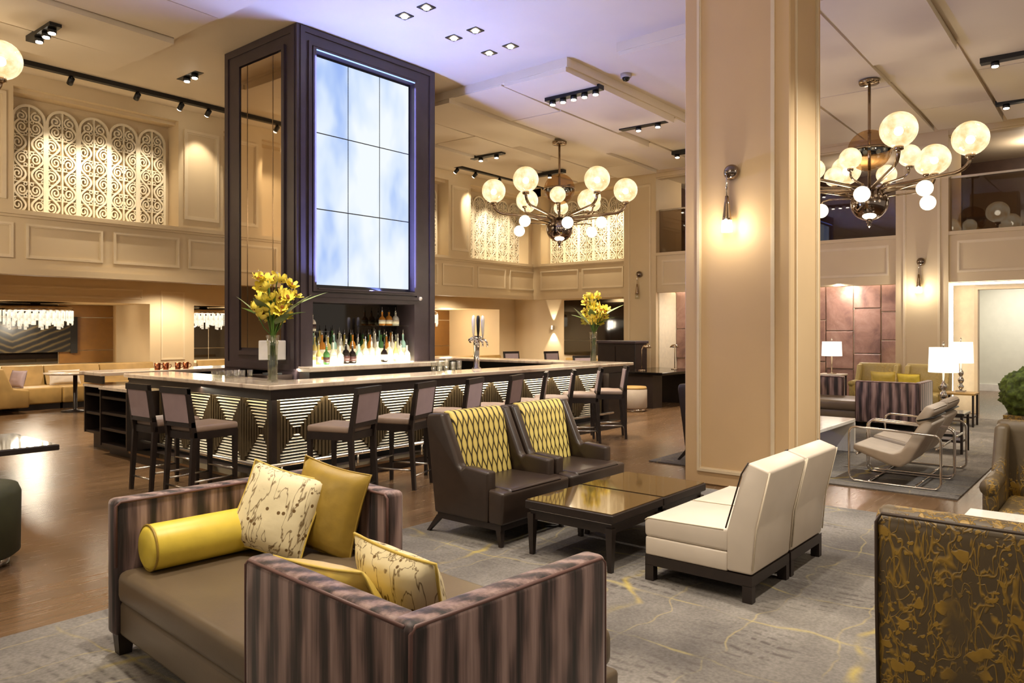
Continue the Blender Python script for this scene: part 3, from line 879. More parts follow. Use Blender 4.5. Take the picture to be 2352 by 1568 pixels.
# light under the mezzanine
for a, b in ((5.5,16.4),(8.8,17.6),(10.8,15.5),(15.3,14.3),(17.4,12.2),(3.0,15.5)):
    tt = thing('recessed_downlight', 'small round downlight in the mezzanine soffit above %s' % {5.5:'the banquette',8.8:'the lounge pier',10.8:'the aisle behind the bar',15.3:'the lounge corner',17.4:'the far banquette',3.0:'the left aisle'}[a], 'ceiling light', (a, b, 2.86), 0, 'soffit downlights')
    MB().lathe([(.06,0),(.06,-.012),(.045,-.012)], 14).build('bezel', M['trim'], tt)
    MB().cyl((0,0,-.003),(0,0,-.014),.042,.038,12).build('lamp_lens', M['bulb'], tt)
    lamp('SPOT', 'soffit_beam', (a, b, 2.80), 150, (1,.80,.54), .05, (a, b, 0), 150, .6)
# ------------------------------------------------------------------ the tower over the bar
TX0, TX1, TY0, TY1 = 5.73, 8.23, 8.42, 10.21
tw = thing('bar_tower', 'tall dark brown tower rising from the bar to the ceiling', 'tower', (TX0, TY0, 0))
LX, LY = TX1-TX0, TY1-TY0
SX0, SX1, SZ0, SZ1 = .31, 2.01, 2.25, 5.32       # screen opening
NX0, NX1, NZ0, NZ1 = .31, 2.13, 1.18, 2.03       # bottle niche
body = MB().box(0, .42, 0, LX, LY-.42, 5.2)                       # core
body.box(0, 0, 0, LX, LY, 1.1)                                   # base cabinet
body.box(0, 0, 5.42, LX, LY, CEIL)                               # head
for sx in (0, LX):
    pass
# solid corner posts
for a, b in ((0, SX0-.06), (SX1+.06, LX)):
    body.box(a, 0, 1.1, b, .42, 5.42); body.box(a, LY-.42, 1.1, b, LY, 5.42)
body.box(SX0-.06, .14, SZ0-.1, SX1+.06, .42, 5.42).box(SX0-.06, 0, NZ1, SX1+.06, .42, SZ0-.08)
body.box(SX0-.06, 0, SZ1+.06, SX1+.06, .2, 5.42).box(SX0-.06, LY-.42, 1.1, SX1+.06, LY, 5.42)
body.build('carcass', M['espresso2'], tw)
# stepped mouldings round the screen and the outer edge
mo = MB()
mo.frame(.05, .0, LX-.05, CEIL-.02, .07, lambda a,b,c,d: mo.box(a, -.018, max(b, 1.12), c, .02, d) if d > 1.13 else None)
mo.frame(SX0-.14, SZ0-.16, SX1+.14, SZ1+.14, .05, lambda a,b,c,d: mo.box(a, -.028, b, c, .02, d))
mo.frame(SX0-.08, SZ0-.09, SX1+.08, SZ1+.08, .05, lambda a,b,c,d: mo.box(a, -.04, b, c, .12, d))
mo.build('screen_moulding', M['espresso2'], tw)
MB().box(SX0-.03, -.045, SZ1+.035, SX1+.03, -.02, SZ1+.05).build('light_line', glow('blue_led', '6f8cf0', 2.5), tw)
mo2 = MB()
mo2.frame(.04, 1.12, LY-.04, CEIL-.03, .08, lambda a,b,c,d: mo2.box(-.016, a, b, .02, c, d))
mo2.frame(.25, 1.30, LY-.38, 5.42, .06, lambda a,b,c,d: mo2.box(-.03, a, b, .02, c, d))
mo2.build('side_moulding', M['espresso2'], tw)
MB().box(-.012, LY-.45, 1.38, 0.0, LY-.38, 5.36).build('reveal', M['black'], tw)
# bronze mirror strips on the left face
for a, b in ((.31,.52),(.54,1.15),(1.17,1.37)):
    MB().box(-.012, a, 1.40, -.002, b, 5.34).build('mirror_strip', M['mirror'], tw)
for a in (.53, 1.16): MB().box(-.016, a-.006, 1.40, -.004, a+.006, 5.34).build('brass_joint', M['bronze'], tw)
# lit ledge, niche back and glass shelves
MB().rbox(.02, -.26, 1.10, LX+.02, .40, 1.17, .01, 1, False).build('ledge', M['marble'], tw)
MB().box(.04, -.22, .9, LX, 0, 1.10).build('ledge_apron', M['espresso'], tw)
M['step_glow'] = glow('backlit_step', 'fff0b8', 3.6)
M['ledge_glow'] = glow('backlit_onyx', 'fff2c0', 6.5)
MB().box(NX0+.02, .02, 1.168, NX1-.04, .38, 1.176).build('light_panel', M['ledge_glow'], tw)
for k_ in (1, 2): MB().box(NX0+.02, .115+.13*(k_-1), 1.176, NX1-.04, .385, 1.176+.06*k_).build('lit_step', M['step_glow'], tw)
MB().box(NX0-.06, .40, 1.17, NX1, .42, NZ1).build('niche_back', M['dark_glass'], tw)
sh1 = MB().box(NX0-.05, .06, 1.62, NX0+.25, .34, 1.632).build('glass_shelf', M['clear_glass'], tw)
sh2 = MB().box(NX1-.62, .06, 1.70, NX1-.12, .34, 1.712).build('glass_shelf', M['clear_glass'], tw)
lamp('AREA', 'niche_light', (TX0+1.22, TY0-.10, 1.18), 8, (1,.92,.68), aim=(TX0+1.22, TY0+.35, 1.9), size=(1.7,.05))
MB().cyl((NX1+.03,-.03,2.12),(NX1+.03,-.05,2.12),.03,.028,12).build('round_key_plate', M['white_plastic'], tw)

# video wall
vw = thing('video_wall', 'nine-panel video wall glowing with blue and white clouds', 'display', (TX0+SX0, TY0, SZ0), 0)
MB().box(-.05, .065, -.05, SX1-SX0+.05, .14, SZ1-SZ0+.05).build('backing', M['black'], vw)
pw, ph = (SX1-SX0)/3, (SZ1-SZ0)/3
for i in range(3):
    for j in range(3):
        o = MB().box(i*pw+.007, .060, j*ph+.007, (i+1)*pw-.007, .063, (j+1)*ph-.007).build('display_panel', M['screen'], vw)
MB().box(SX0-.02, -.075, SZ0-.06, SX1+.02, -.03, SZ0-.05).build('added_lamp_sill', M['espresso2'], tw)  # added profile that goes with the lamp below
lamp('AREA', 'added_screen_glow', (TX0+(SX0+SX1)/2, TY0-.055, SZ0-.045), 330, (.24,.33,1.0), aim=(TX0+(SX0+SX1)/2+.5, TY0-1.5, CEIL), size=(1.7,.04))  # added lamp, stands in for the screen's blue glow on the ceiling
for q in (SX0-.035, SX1+.035):
    lamp('AREA', 'screen_edge_light', (TX0+q, TY0-.05, (SZ0+SZ1)/2), 3, (.25,.30,1.0), aim=(TX0+q, TY0+.2, (SZ0+SZ1)/2), size=(.02,3.0))
# ------------------------------------------------------------------ the bar
BX0, BX1, BY0, BY1 = 4.38, 11.7, 6.92, 11.5
CT = 1.07
bar = thing('bar_counter', 'long island bar with pale stone top and lit slatted front', 'bar', (0,0,0))
top = MB()
top.rprism([(BX0,BY0),(BX1,BY0),(BX1,BY1),(4.25,BY1),(4.25,10.78),(11.05,10.78),(11.05,7.57),(5.03,7.57),(5.03,10.37),(BX0,10.37)], CT-.05, CT, 'z', .008, 1, False)
top.build('countertop', M['marble'], bar)
ap = MB()
ap.box(BX0+.05, BY0+.05, CT-.16, BX1-.06, BY0+.08, CT-.05).box(BX0+.05, BY0+.08, CT-.16, BX0+.08, 10.33, CT-.05).box(BX1-.09, 7.0, CT-.16, BX1-.06, 11.45, CT-.05)
ap.box(4.9, 11.42, CT-.16, 11.6, 11.45, CT-.05).box(BX0+.08, 10.30, CT-.16, 4.98, 10.33, CT-.05).box(4.30, 10.83, CT-.16, 4.33, 11.45, CT-.05)
ap.build('apron', M['espresso'], bar)
PX, PY = 4.50, 7.06                      # face planes of the panelled fronts
PZ0, PZ1 = .17, .91
core = MB().box(PX+.10, PY+.10, 0.0, 10.95, 7.5, CT-.05).box(PX+.10, 7.5, 0.0, 4.98, 9.75, CT-.05).box(11.15, 7.5, 0, 11.6, 11.4, CT-.05).box(4.9, 10.95, 0, 11.2, 11.4, CT-.05)
core.build('carcass', M['black'], bar)
# foot step and rail along both fronts
MB().box(PX-.30, PY-.30, 0, 11.0, PY+.12, .10).box(PX-.30, PY+.12, 0, PX+.12, 9.75, .10).build('foot_plinth', M['espresso'], bar)
MB().box(PX-.32, PY-.32, .10, 11.0, PY-.30+.16, .125).box(PX-.32, PY-.14, .10, PX-.16, 9.75, .125).build('plinth_edge', M['bronze'], bar)
MB().tube([(10.95,PY-.18,.24),(PX-.18,PY-.18,.24),(PX-.18,9.7,.24)], .02, 8).build('foot_rail', M['steel'], bar)
for x in (4.5,5.5,6.5,7.5,8.5,9.5,10.5): MB().cyl((x,PY-.18,.1),(x,PY-.18,.24),.012,.012,8).build('rail_post', M['steel'], bar)
MB().box(PX+.05, PY-.035, CT-.075, 10.95, PY-.005, CT-.055).build('light_strip', M['led'], bar)
MB().box(PX-.035, PY+.05, CT-.075, PX-.005, 9.7, CT-.055).build('light_strip', M['led'], bar)
# slatted and fluted front: inverted and upright triangles of pearl slats between fluted diamonds
def front(n, per, fn, last_flute=True):
    """fn(s, d, z) maps distance along the front, depth outward and height to world"""
    zm = (PZ0+PZ1)/2
    def put(mb): return mb
    for k in range(n):
        s0 = k*per
        # slats, upper triangle
        for j in range(11):
            z = PZ1-.012 - j*.0335
            half = per/2*(1 - (PZ1-z)/(zm-.02+0.0-PZ0+.0)*.93) - .006
            if half < .025: break
            c = s0+per/2
            mb = MB()
            vs = [fn(c-half,0.0,z-.020),fn(c+half,0.0,z-.020),fn(c+half,.034,z-.012),fn(c-half,.034,z-.012),fn(c-half,0.0,z),fn(c+half,0.0,z),fn(c+half,.020,z),fn(c-half,.020,z)]
            mb.add(vs, [(0,1,2,3),(4,7,6,5),(3,2,6,7),(0,4,5,1),(0,3,7,4),(1,5,6,2)]).build('slat', M['slat'], bar)
        for j in range(11):
            z = PZ0+.03 + j*.0335
            half = per/2*(1 - (z-PZ0)/(zm-.02-PZ0)*.93) - .006
            if half < .02: break
            c = s0+per/2
            vs = [fn(c-half,0.0,z-.018),fn(c+half,0.0,z-.018),fn(c+half,.034,z-.012),fn(c-half,.034,z-.012),fn(c-half,0.0,z),fn(c+half,0.0,z),fn(c+half,.020,z),fn(c-half,.020,z)]
            MB().add(vs, [(0,1,2,3),(4,7,6,5),(3,2,6,7),(0,4,5,1),(0,3,7,4),(1,5,6,2)]).build('slat', M['slat'], bar)
    # fluted diamonds centred on every module joint
    for k in range(n+1):
        c = k*per
        mb = MB()
        m = 16
        for i in range(m):
            a = -per/2 + per*i/m; b = a + per/m*.80
            mid = (a+b)/2
            if c+a < -.002 or c+b > n*per+.002: continue
            hh = (zm-PZ0) * (1-abs(mid)/(per/2)*1.0)*.98 + .012
            dep = .018 + .05*(1-abs(mid)/(per/2))
            vs = [fn(c+a,0,zm-hh),fn(c+b,0,zm-hh),fn(c+b,0,zm+hh),fn(c+a,0,zm+hh),fn(c+a+.006,dep,zm-hh+.004),fn(c+b-.006,dep,zm-hh+.004),fn(c+b-.006,dep,zm+hh-.004),fn(c+a+.006,dep,zm+hh-.004)]
            mb.add(vs, [(0,3,2,1),(4,5,6,7),(0,1,5,4),(1,2,6,5),(2,3,7,6),(3,0,4,7)])
        if mb.v: mb.build('fluted_diamond', M['flute'], bar)
front(9, .715, lambda s, d, z: (PX+s, PY+.10-d-.0, z))
front(4, .66, lambda s, d, z: (PX+.10-d, PY+s, z))
MB().box(PX-.0, PY-.0, PZ0, PX+.06, PY+.06, PZ1).build('corner_post', M['espresso'], bar)
lamp('AREA', 'bar_front_light', (PX+3.2, PY-.02, CT-.08), 24, (1,.88,.62), aim=(PX+3.2, PY+.10, 0), size=(6.4,.03))
lamp('AREA', 'bar_front_light', (PX-.02, PY+1.35, CT-.08), 10, (1,.88,.62), aim=(PX+.10, PY+1.35, 0), size=(.03,2.6))
MB().box(11.0, 7.0, 0.0, 11.6, 7.5, .9).build('end_cabinet', M['espresso'], bar)
# open service shelving at the left end
def shelving(name, x0, y0, x1, y1, z0, z1, nsh, label, base=0.0):
    t = thing(name, label, 'cabinet', (0,0,0))
    MB().box(x0, y0, z0, x1, y0+.03, z1).box(x0, y1-.03, z0, x1, y1, z1).box(x1-.03, y0+.03, z0, x1, y1-.03, z1).build('case', M['espresso'], t)
    MB().box(x0-.01, y0-.01, z1, x1, y1+.01, z1+.035).build('top', M['marble'] if z1 < 1 else M['espresso'], t)
    for i in range(nsh+1):
        z = z0 + (z1-z0-.12)*i/nsh
        MB().box(x0+.01, y0+.03, z, x1-.03, y1-.03, z+.03).build('shelf', M['espresso'], t)
    if z0 > 0.05: MB().box(x0+.12, y0+.05, 0, x1-.03, y1-.02, z0).build('plinth', M['espresso'], t)
    return t
shelving('service_shelf', 4.18, 9.80, 4.80, 10.62, .12, .86, 3, 'low dark service shelf with pale top at the bar opening')
shelving('service_shelf', 4.28, 10.72, 4.85, 11.40, .22, .86, 2, 'dark open shelf unit under the far end of the bar')

# ------------------------------------------------------------------ bottles
BOT = [('clear','f2f0e0',.45),('amber','d08a34',.4),('green','4f8048',.4),('dark','1c1410',.2),('straw','f0dc86',.4),('aqua','b8e4d6',.4),('pale','f4ecd6',.2)]
def bottle_mat(n, h, tr):
    t = NT(n+'_bottle_glass')
    t.setb(Base_Color=rgb(h), Roughness=.06, Transmission_Weight=tr, IOR=1.35)
    return t.m
BM = {n: bottle_mat(n, h, tr) for n, h, tr in BOT}
M['label_paper'] = plain('label_paper', 'e8dfc8', .6)
M['label_dark'] = plain('label_dark', '3a1a14', .5)
PROF = {
 'tall': lambda h: [(.040,0),(.044,.01),(.044,h*.58),(.034,h*.68),(.014,h*.76),(.013,h*.96),(.016,h*.97),(.016,h)],
 'squat': lambda h: [(.050,0),(.054,.01),(.054,h*.5),(.040,h*.66),(.016,h*.74),(.015,h*.95),(.018,h*.96),(.018,h)],
 'slim': lambda h: [(.033,0),(.036,.01),(.036,h*.5),(.026,h*.62),(.012,h*.72),(.011,h*.97),(.014,h*.98),(.014,h)],
 'bell': lambda h: [(.044,0),(.051,.02),(.048,h*.3),(.051,h*.5),(.028,h*.64),(.014,h*.7),(.013,h*.96),(.016,h*.97),(.016,h)],
}
BMESH = {}
def bottle(x, y, z, kind, col, h, label, group):
    key = (kind, round(h,2))
    if key not in BMESH:
        pr = PROF[kind](h)
        BMESH[key] = (MB().lathe(pr, 14).mesh('bottle_body'), MB().lathe([(pr[1][0]+.001,h*.14),(pr[1][0]+.001,h*.42)], 14).mesh('bottle_label'),
                      MB().lathe([(.012,h),(.013,h+.025),(.004,h+.03),(.004,h+.075),(.001,h+.076)], 10).mesh('pourer'))
    b, l, p = BMESH[key]
    t = thing('bottle', label, 'bottle', (x, y, z), rnd.uniform(0,360), group)
    def lk(nm, me, m):
        o = bpy.data.objects.new(nm, me); COL.objects.link(o); o.parent = t
        if not me.materials: me.materials.append(m)
        o.material_slots[0].link = 'OBJECT'; o.material_slots[0].material = m
    lk('bottle_body', b, BM[col]); lk('bottle_label', l, M['label_dark'] if rnd.random() < .12 else M['label_paper']); lk('pourer', p, M['steel'] if rnd.random() < .6 else M['black'])
NUM = ['first','second','third','fourth','fifth','sixth','seventh','eighth','ninth','tenth','eleventh','twelfth','thirteenth','fourteenth','fifteenth','sixteenth','seventeenth','eighteenth']
for row, (yy, n, zz) in enumerate(((TY0+.05,15,1.177),(TY0+.18,16,1.237),(TY0+.31,16,1.297))):
    kinds = ['tall','squat','slim','bell']
    for i in range(n):
        xx = TX0+NX0+.07 + (NX1-NX0-.17)*(i+.5*(row % 2)*.6)/(n-.4)
        k = rnd.choice(kinds); c = rnd.choice(['clear','clear','straw','amber','pale','clear','straw','aqua','green','dark'])
        if row == 0 and i in (4,5): c = 'dark'; k = 'squat'
        if row == 0 and i == 6: c = 'aqua'; k = 'bell'
        h = rnd.choice([.28,.31,.34]) - (.04 if row == 0 else 0)
        bottle(xx, yy+rnd.uniform(-.015,.015), zz, k, c, h, '%s bottle of %s glass, %s from the left in the %s row' % (k, c, NUM[i], ('front','middle','back')[row]), 'bottles on the lit back bar')
for i in range(3):
    bottle(TX0+NX1-.52+i*.13, TY0+.2, 1.712, 'bell' if i == 0 else 'squat', ('amber','amber','clear')[i], .2, '%s bottle from the left on the right glass shelf' % NUM[i], 'bottles on the glass shelves')
bottle(TX0+NX0+.07, TY0+.2, 1.632, 'squat', 'pale', .22, 'pale bottle on the left glass shelf', 'bottles on the glass shelves')

# ------------------------------------------------------------------ things on the bar
def glassware(x, y, z, r, h, mat, name, label, cat, group):
    t = MB().lathe([(r*.8,0),(r*.82,.006),(r,h),(r*.94,h),(r*.78,.012),(.001,.012)], 16).build(name, M[mat], None, (x,y,z))
    return tag(t, label, cat, group)
for i, (x, y) in enumerate(((5.06,10.86),(5.2,10.9),(5.36,10.86),(5.5,10.9))):
    t = glassware(x, y, CT, .045, .10, 'copper', 'copper_mug', 'copper mug, %s from the left behind the flowers' % NUM[i], 'mug', 'copper mugs on the bar')
    MB().tube([(.045,0,.08),(.075,0,.075),(.08,0,.05),(.07,0,.025),(.043,0,.02)], .006, 6).build('handle', M['copper'], t)
for i in range(9):
    glassware(4.62+(i % 5)*.1, 8.35+(i//5)*.12-.0*(i%5), CT, .036, .09, 'clear_glass', 'tumbler', 'small clear tumbler left of the flower vase, %s of the cluster' % NUM[i], 'glass', 'tumblers by the vase')
for i in range(8):
    glassware(7.25+(i % 4)*.13, 7.44-.11*(i//4), CT, .04, .13+.02*(i % 3), 'clear_glass', 'pint_glass', 'clear pint glass beside the beer tap, %s of the row' % NUM[i], 'glass', 'pint glasses by the tap')
t = thing('beer_tap', 'chrome beer tap tower standing on the bar', 'beer tap', (8.1, 7.42, CT))
MB().lathe([(.07,0),(.07,.02),(.045,.04),(.04,.30),(.05,.36),(.045,.42)], 18).build('tower', M['chrome'], t)
MB().tube([(-.14,0,.42),(-.05,0,.46),(.06,0,.46),(.14,0,.42)], .035, 10).build('manifold', M['chrome'], t)
for i in range(3):
    x = -.1+.1*i
    MB().tube([(x,0,.44),(x,-.08,.43),(x,-.12,.38),(x,-.12,.33)], .014, 8).build('spout', M['chrome'], t)
    MB().lathe([(.012,.46),(.014,.5),(.022,.56),(.028,.72),(.02,.78),(.001,.79)], 10, (x,-.03,0)).build('tap_handle', M['white_plastic' if i != 1 else 'black'], t)
t = thing('till_screen', 'white till screen on the bar behind the flowers', 'till', (5.55, 8.70, CT), -31)
MB().box(-.12,-.09,0,.12,.09,.02).tube([(0,0,.02),(0,.02,.2)],.02,8).build('stand', M['black'], t)
MB().xf(Matrix()).rbox(-.17,-.02,.18,.17,.015,.44,.01,1,False).build('screen_shell', M['white_plastic'], t)
MB().box(5.33, 8.47, 0, 5.70, 8.95, CT-.002).build('till_stand_cabinet', M['espresso'], bar)

# flowers
def petal_mesh():
    mb = MB()
    for i in range(6):
        a = math.pi*2*i/6
        L = .085 if i % 2 else .078
        w = .022 if i % 2 else .030
        pts = []
        for k in range(6):
            s = k/5
            rad = .008 + L*math.sin(s*1.35)
            z = .055*(1-math.cos(s*2.0)) if s < .75 else .055*(1-math.cos(1.5)) - (s-.75)*.03
            ww = w*math.sin(math.pi*min(.98,.12+s*.88))
            pts.append((rad, z, ww))
        vs = []
        for rad, z, ww in pts:
            for o, dz in ((-ww,.004),(0,-.003),(ww,.004)):
                vs.append((rad*math.cos(a)-o*math.sin(a), rad*math.sin(a)+o*math.cos(a), z+dz))
        fs = []
        for k in range(5):
            for o in range(2): fs.append((k*3+o, k*3+o+1, k*3+o+4, k*3+o+3))
        mb.add(vs, fs, True)
    return mb.mesh('flower')
def leaf_mesh(L=.34, w=.055):
    mb = MB(); vs = []; n = 8
    for k in range(n+1):
        s = k/n
        ww = w*math.sin(math.pi*(s**.8))+.001
        bend = .09*s*s
        for o, dz in ((-1,.012),(0,0),(1,.012)): vs.append((o*ww, bend, s*L + dz*0 ) if o == 0 else (o*ww, bend+.012*math.sin(math.pi*s), s*L))
    fs = [(k*3+o, k*3+o+1, k*3+o+4, k*3+o+3) for k in range(n) for o in range(2)]
    return mb.add(vs, fs, True).mesh('leaf')
FL, LF = petal_mesh(), leaf_mesh()
ST = MB().sphere((0,0,.02), .018, 8, 6).mesh('flower_centre')
M['anther'] = plain('anther', '8a4a16', .6)
def bouquet(x, y, z, H, vase_label, label, seed):
    rr = random.Random(seed)
    v = thing('flower_vase', vase_label, 'vase', (x, y, z))
    MB().lathe([(.058,0),(.06,.008),(.052,.2),(.058,.4),(.075,H),(.071,H),(.054,.4),(.048,.2),(.052,.02),(.001,.02)], 24).build('glass', M['clear_glass'], v)
    MB().lathe([(.05,.021),(.046,.2),(.05,.3),(.001,.3)], 20).build('water', M['water'], v)
    b = thing('lily_bouquet', label, 'flowers', (x, y, z))
    heads = []
    for i in range(46):
        q = rr.uniform(0, 2*math.pi); e = rr.uniform(0, 1)
        rad = .25*math.sqrt(rr.uniform(.08,1)); 
        zz = H + .16 + .48*e
        rad *= (1 - .55*max(0, e-.35))*(.55+.6*min(1, e*2.2))
        heads.append((rad*math.cos(q), rad*math.sin(q), zz, q, e))
    st = MB()
    for hx, hy, hz, q, e in heads[:26]:
        st.tube([(rr.uniform(-.03,.03), rr.uniform(-.03,.03), .03),(hx*.12, hy*.12, H),(hx*.6, hy*.6, hz-.12),(hx, hy, hz)], .007, 5)
    st.build('stems', M['stem'], b)
    for hx, hy, hz, q, e in heads:
        f = link('flower', FL, M['petal'], b, (hx, hy, hz), (rr.uniform(.5,1.25)*(-1)*math.sin(q)+rr.uniform(-.3,.3), rr.uniform(.5,1.25)*math.cos(q)+rr.uniform(-.3,.3), q))
        f.scale = (1.02,)*3
        link('flower_centre', ST, M['anther'], f)
    for i, (q, tl, L, m) in enumerate(((2.6,.55,1.25,'leaf_pale'),(-.9,.7,1.3,'leaf_pale'),(-.55,.95,1.7,'leaf_pale'),(.4,.5,.9,'leaf'),(2.0,.9,1.0,'leaf'),(3.6,.8,1.0,'leaf'),(4.6,.9,.95,'leaf'),(5.3,1.0,.9,'leaf'),(1.3,1.1,.8,'leaf'))):
        o = bpy.data.objects.new('leaf', LF.copy()); COL.objects.link(o); o.parent = b
        o.data.materials.clear(); o.data.materials.append(M[m])
        o.location = (.07*math.cos(q), .07*math.sin(q), H+.12+.06*(i % 3)); o.scale = (1.2,1.2,L)
        o.rotation_euler = (-tl, 0, q-math.pi/2)
M['water'] = thin_glass('water', 'dfe8d8', .9)
bouquet(4.72, 7.39, CT, .52, 'tall clear glass vase at the near corner of the bar', 'tall yellow lilies in the vase at the near bar corner', 4)
bouquet(11.2, 7.45, CT, .54, 'tall clear glass vase at the far end of the bar', 'tall yellow lilies in the vase at the far bar end', 9)
# ------------------------------------------------------------------ bar stools (front is local +y)
def make_stool(label):
    t = thing('bar_stool', label, 'bar stool', (0,0,0), 0, 'bar stools')
    w, d = .225, .24
    for sx in (-1, 1):
        MB().frustum((sx*(w-.02),d-.02,0),(.016,.016),(sx*(w-.02),d-.02,.66),(.022,.022)).build('leg', M['espresso'], t)
        mb = MB().frustum((sx*(w-.02),-d-.03,0),(.016,.018),(sx*(w-.02),-d+.01,.62),(.02,.026))
        mb.frustum((sx*(w-.02),-d+.01,.62),(.02,.026),(sx*(w-.02),-d-.06,1.09),(.02,.018))
        mb.build('leg', M['espresso'], t)
    MB().box(-w,-d,.60,w,d,.67).build('seat_rail', M['espresso'], t)
    def seat(i, j):
        x = (i*2-1); y = (j*2-1)
        k = (1-abs(x)**5)*(1-abs(y)**5)
        return (x*w, y*d+.0, .715+.035*k)
    s = MB().rbox(-w,-d+.02,.665,w,d+.01,.735,.025,3)
    s.grid(lambda i, j: (-w+.02+i*(2*w-.04), -d+.04+j*(2*d-.05), .733+.022*math.sin(math.pi*i)*math.sin(math.pi*j)), 8, 8)
    s.build('seat', M['seat_fabric'], t)
    def yb(z): return -d+.01 - (z-.62)/.47*.07
    bf = MB()
    bf.box(-w, yb(1.09)-.022, 1.04, w, yb(1.09)+.022, 1.10).build('top_rail', M['espresso'], t)
    MB().box(-w, yb(.76)-.02, .72, w, yb(.76)+.024, .77).build('lower_rail', M['espresso'], t)
    bp = MB()
    za, zb = .765, 1.045
    vs = [(-w+.035,yb(za)-.024,za),(w-.035,yb(za)-.024,za),(w-.035,yb(zb)-.024,zb),(-w+.035,yb(zb)-.024,zb),(-w+.035,yb(za)+.03,za),(w-.035,yb(za)+.03,za),(w-.035,yb(zb)+.03,zb),(-w+.035,yb(zb)+.03,zb)]
    bp.add(vs, [(0,1,2,3),(7,6,5,4),(0,4,5,1),(1,5,6,2),(2,6,7,3),(3,7,4,0)]).build('backrest', M['mauve'], t)
    for z, y0 in ((.27, d-.03),):
        MB().cyl((-w+.02,y0,z),(w-.02,y0,z),.011,.011,8).build('footrest', M['steel'], t)
    for sx in (-1, 1):
        MB().cyl((sx*(w-.02),-d-.01,.20),(sx*(w-.02),d-.02,.20),.010,.010,8).build('stretcher', M['steel'], t)
    MB().cyl((-w+.02,-d-.02,.14),(w-.02,-d-.02,.14),.009,.009,8).build('stretcher', M['steel'], t)
    return t
stool = make_stool('dark bar stool nearest the bar corner on the long side')
def put_stool(rear_mid, rz): 
    q = R(rz); return (rear_mid[0]-math.sin(q)*.27, rear_mid[1]+math.cos(q)*.27, 0)
LONG = [(4.69,5.75,20),(5.50,5.80,20),(6.30,5.83,20),(7.08,5.86,20),(7.86,6.0,34),(8.52,6.02,38),(9.24,6.05,38),(10.0,6.08,38)]
for i, (x, y, rz) in enumerate(LONG):
    lab = 'dark bar stool, %s from the near corner on the long bar side' % NUM[i]
    if i == 0:
        stool.location = put_stool((x,y), rz); stool.rotation_euler = (0,0,R(rz)); stool['label'] = lab
    else: clone(stool, put_stool((x,y), rz), rz, lab)
clone(stool, put_stool((3.48,7.83), -88), -88, 'dark bar stool on the short bar side, nearer the service shelf')
clone(stool, put_stool((3.50,7.10), -84), -84, 'dark bar stool on the short bar side, nearer the bar corner')
clone(stool, (14.6,12.0,0), 160, 'dark bar stool back showing behind the far counter, left of three')
clone(stool, (15.4,11.3,0), 165, 'dark bar stool back showing behind the far counter, middle of three')
clone(stool, (13.2,8.9,0), 150, 'dark bar stool back showing behind the far vase')

# ------------------------------------------------------------------ S-shaped velvet sofas
def make_sofa(label):
    t = thing('velvet_sofa', label, 'sofa', (0,0,0), 0, 'striped velvet s-shaped sofas')
    W_, L_, H_, th = 1.15, 2.42, .785, .105
    def wallseg(name, x0, y0, x1, y1):
        o = MB().rbox(x0, y0, .10, x1, y1, H_, .028, 3).build(name, M['velvet'], t)
        return o
    def piping(o, pts):
        MB().tube(pts, .0075, 6).build('piping', M['velvet_pipe'], o)
    b1 = wallseg('near_back', 0, 0, .96, th)
    piping(b1, [(.012,.008,.12),(.012,.008,H_-.03),(.03,.008,H_-.012),(.93,.008,H_-.012),(.952,.008,H_-.03),(.952,.008,.12)])
    a1 = wallseg('near_arm', 0, th-.03, th, .98)
    piping(a1, [(.006,.03,H_-.012),(.006,.95,H_-.012),(.006,.972,H_-.03),(.006,.972,.12)])
    b2 = wallseg('far_back', 0, L_-th, W_, L_)
    piping(b2, [(.008,L_-th-.002,.45),(.008,L_-th-.002,H_-.03),(.03,L_-th-.002,H_-.012),(W_-th,L_-th-.002,H_-.012)])
    a2 = wallseg('far_arm', W_-th, 1.46, W_, L_-th+.03)
    piping(a2, [(W_-th-.002,L_-th,H_-.012),(W_-th-.002,1.49,H_-.012),(W_-th-.002,1.47,H_-.03),(W_-th-.002,1.47,.45)])
    MB().rbox(.03, th*.6, .10, W_-.02, L_-th*.6, .275, .02, 2).build('seat_base', M['taupe'], t)
    MB().rbox(.01, th-.01, .27, W_-.01, L_-th+.01, .435, .045, 3).build('seat_cushion', M['taupe'], t)
    for x, y in ((.06,.06),(W_-.06,.06),(.06,L_-.06),(W_-.06,L_-.06)):
        MB().frustum((x,y,0),(.03,.03),(x,y,.11),(.04,.04)).build('leg', M['espresso'], t)
    return t
sofa = make_sofa('striped mauve velvet s-shaped sofa in the foreground')
sofa.location = (1.47, 1.61, .014); sofa.rotation_euler = (0,0,R(-3.5))
clone(sofa, (13.38, 2.68, .014), 0, 'striped dark velvet s-shaped sofa beyond the chrome chairs')
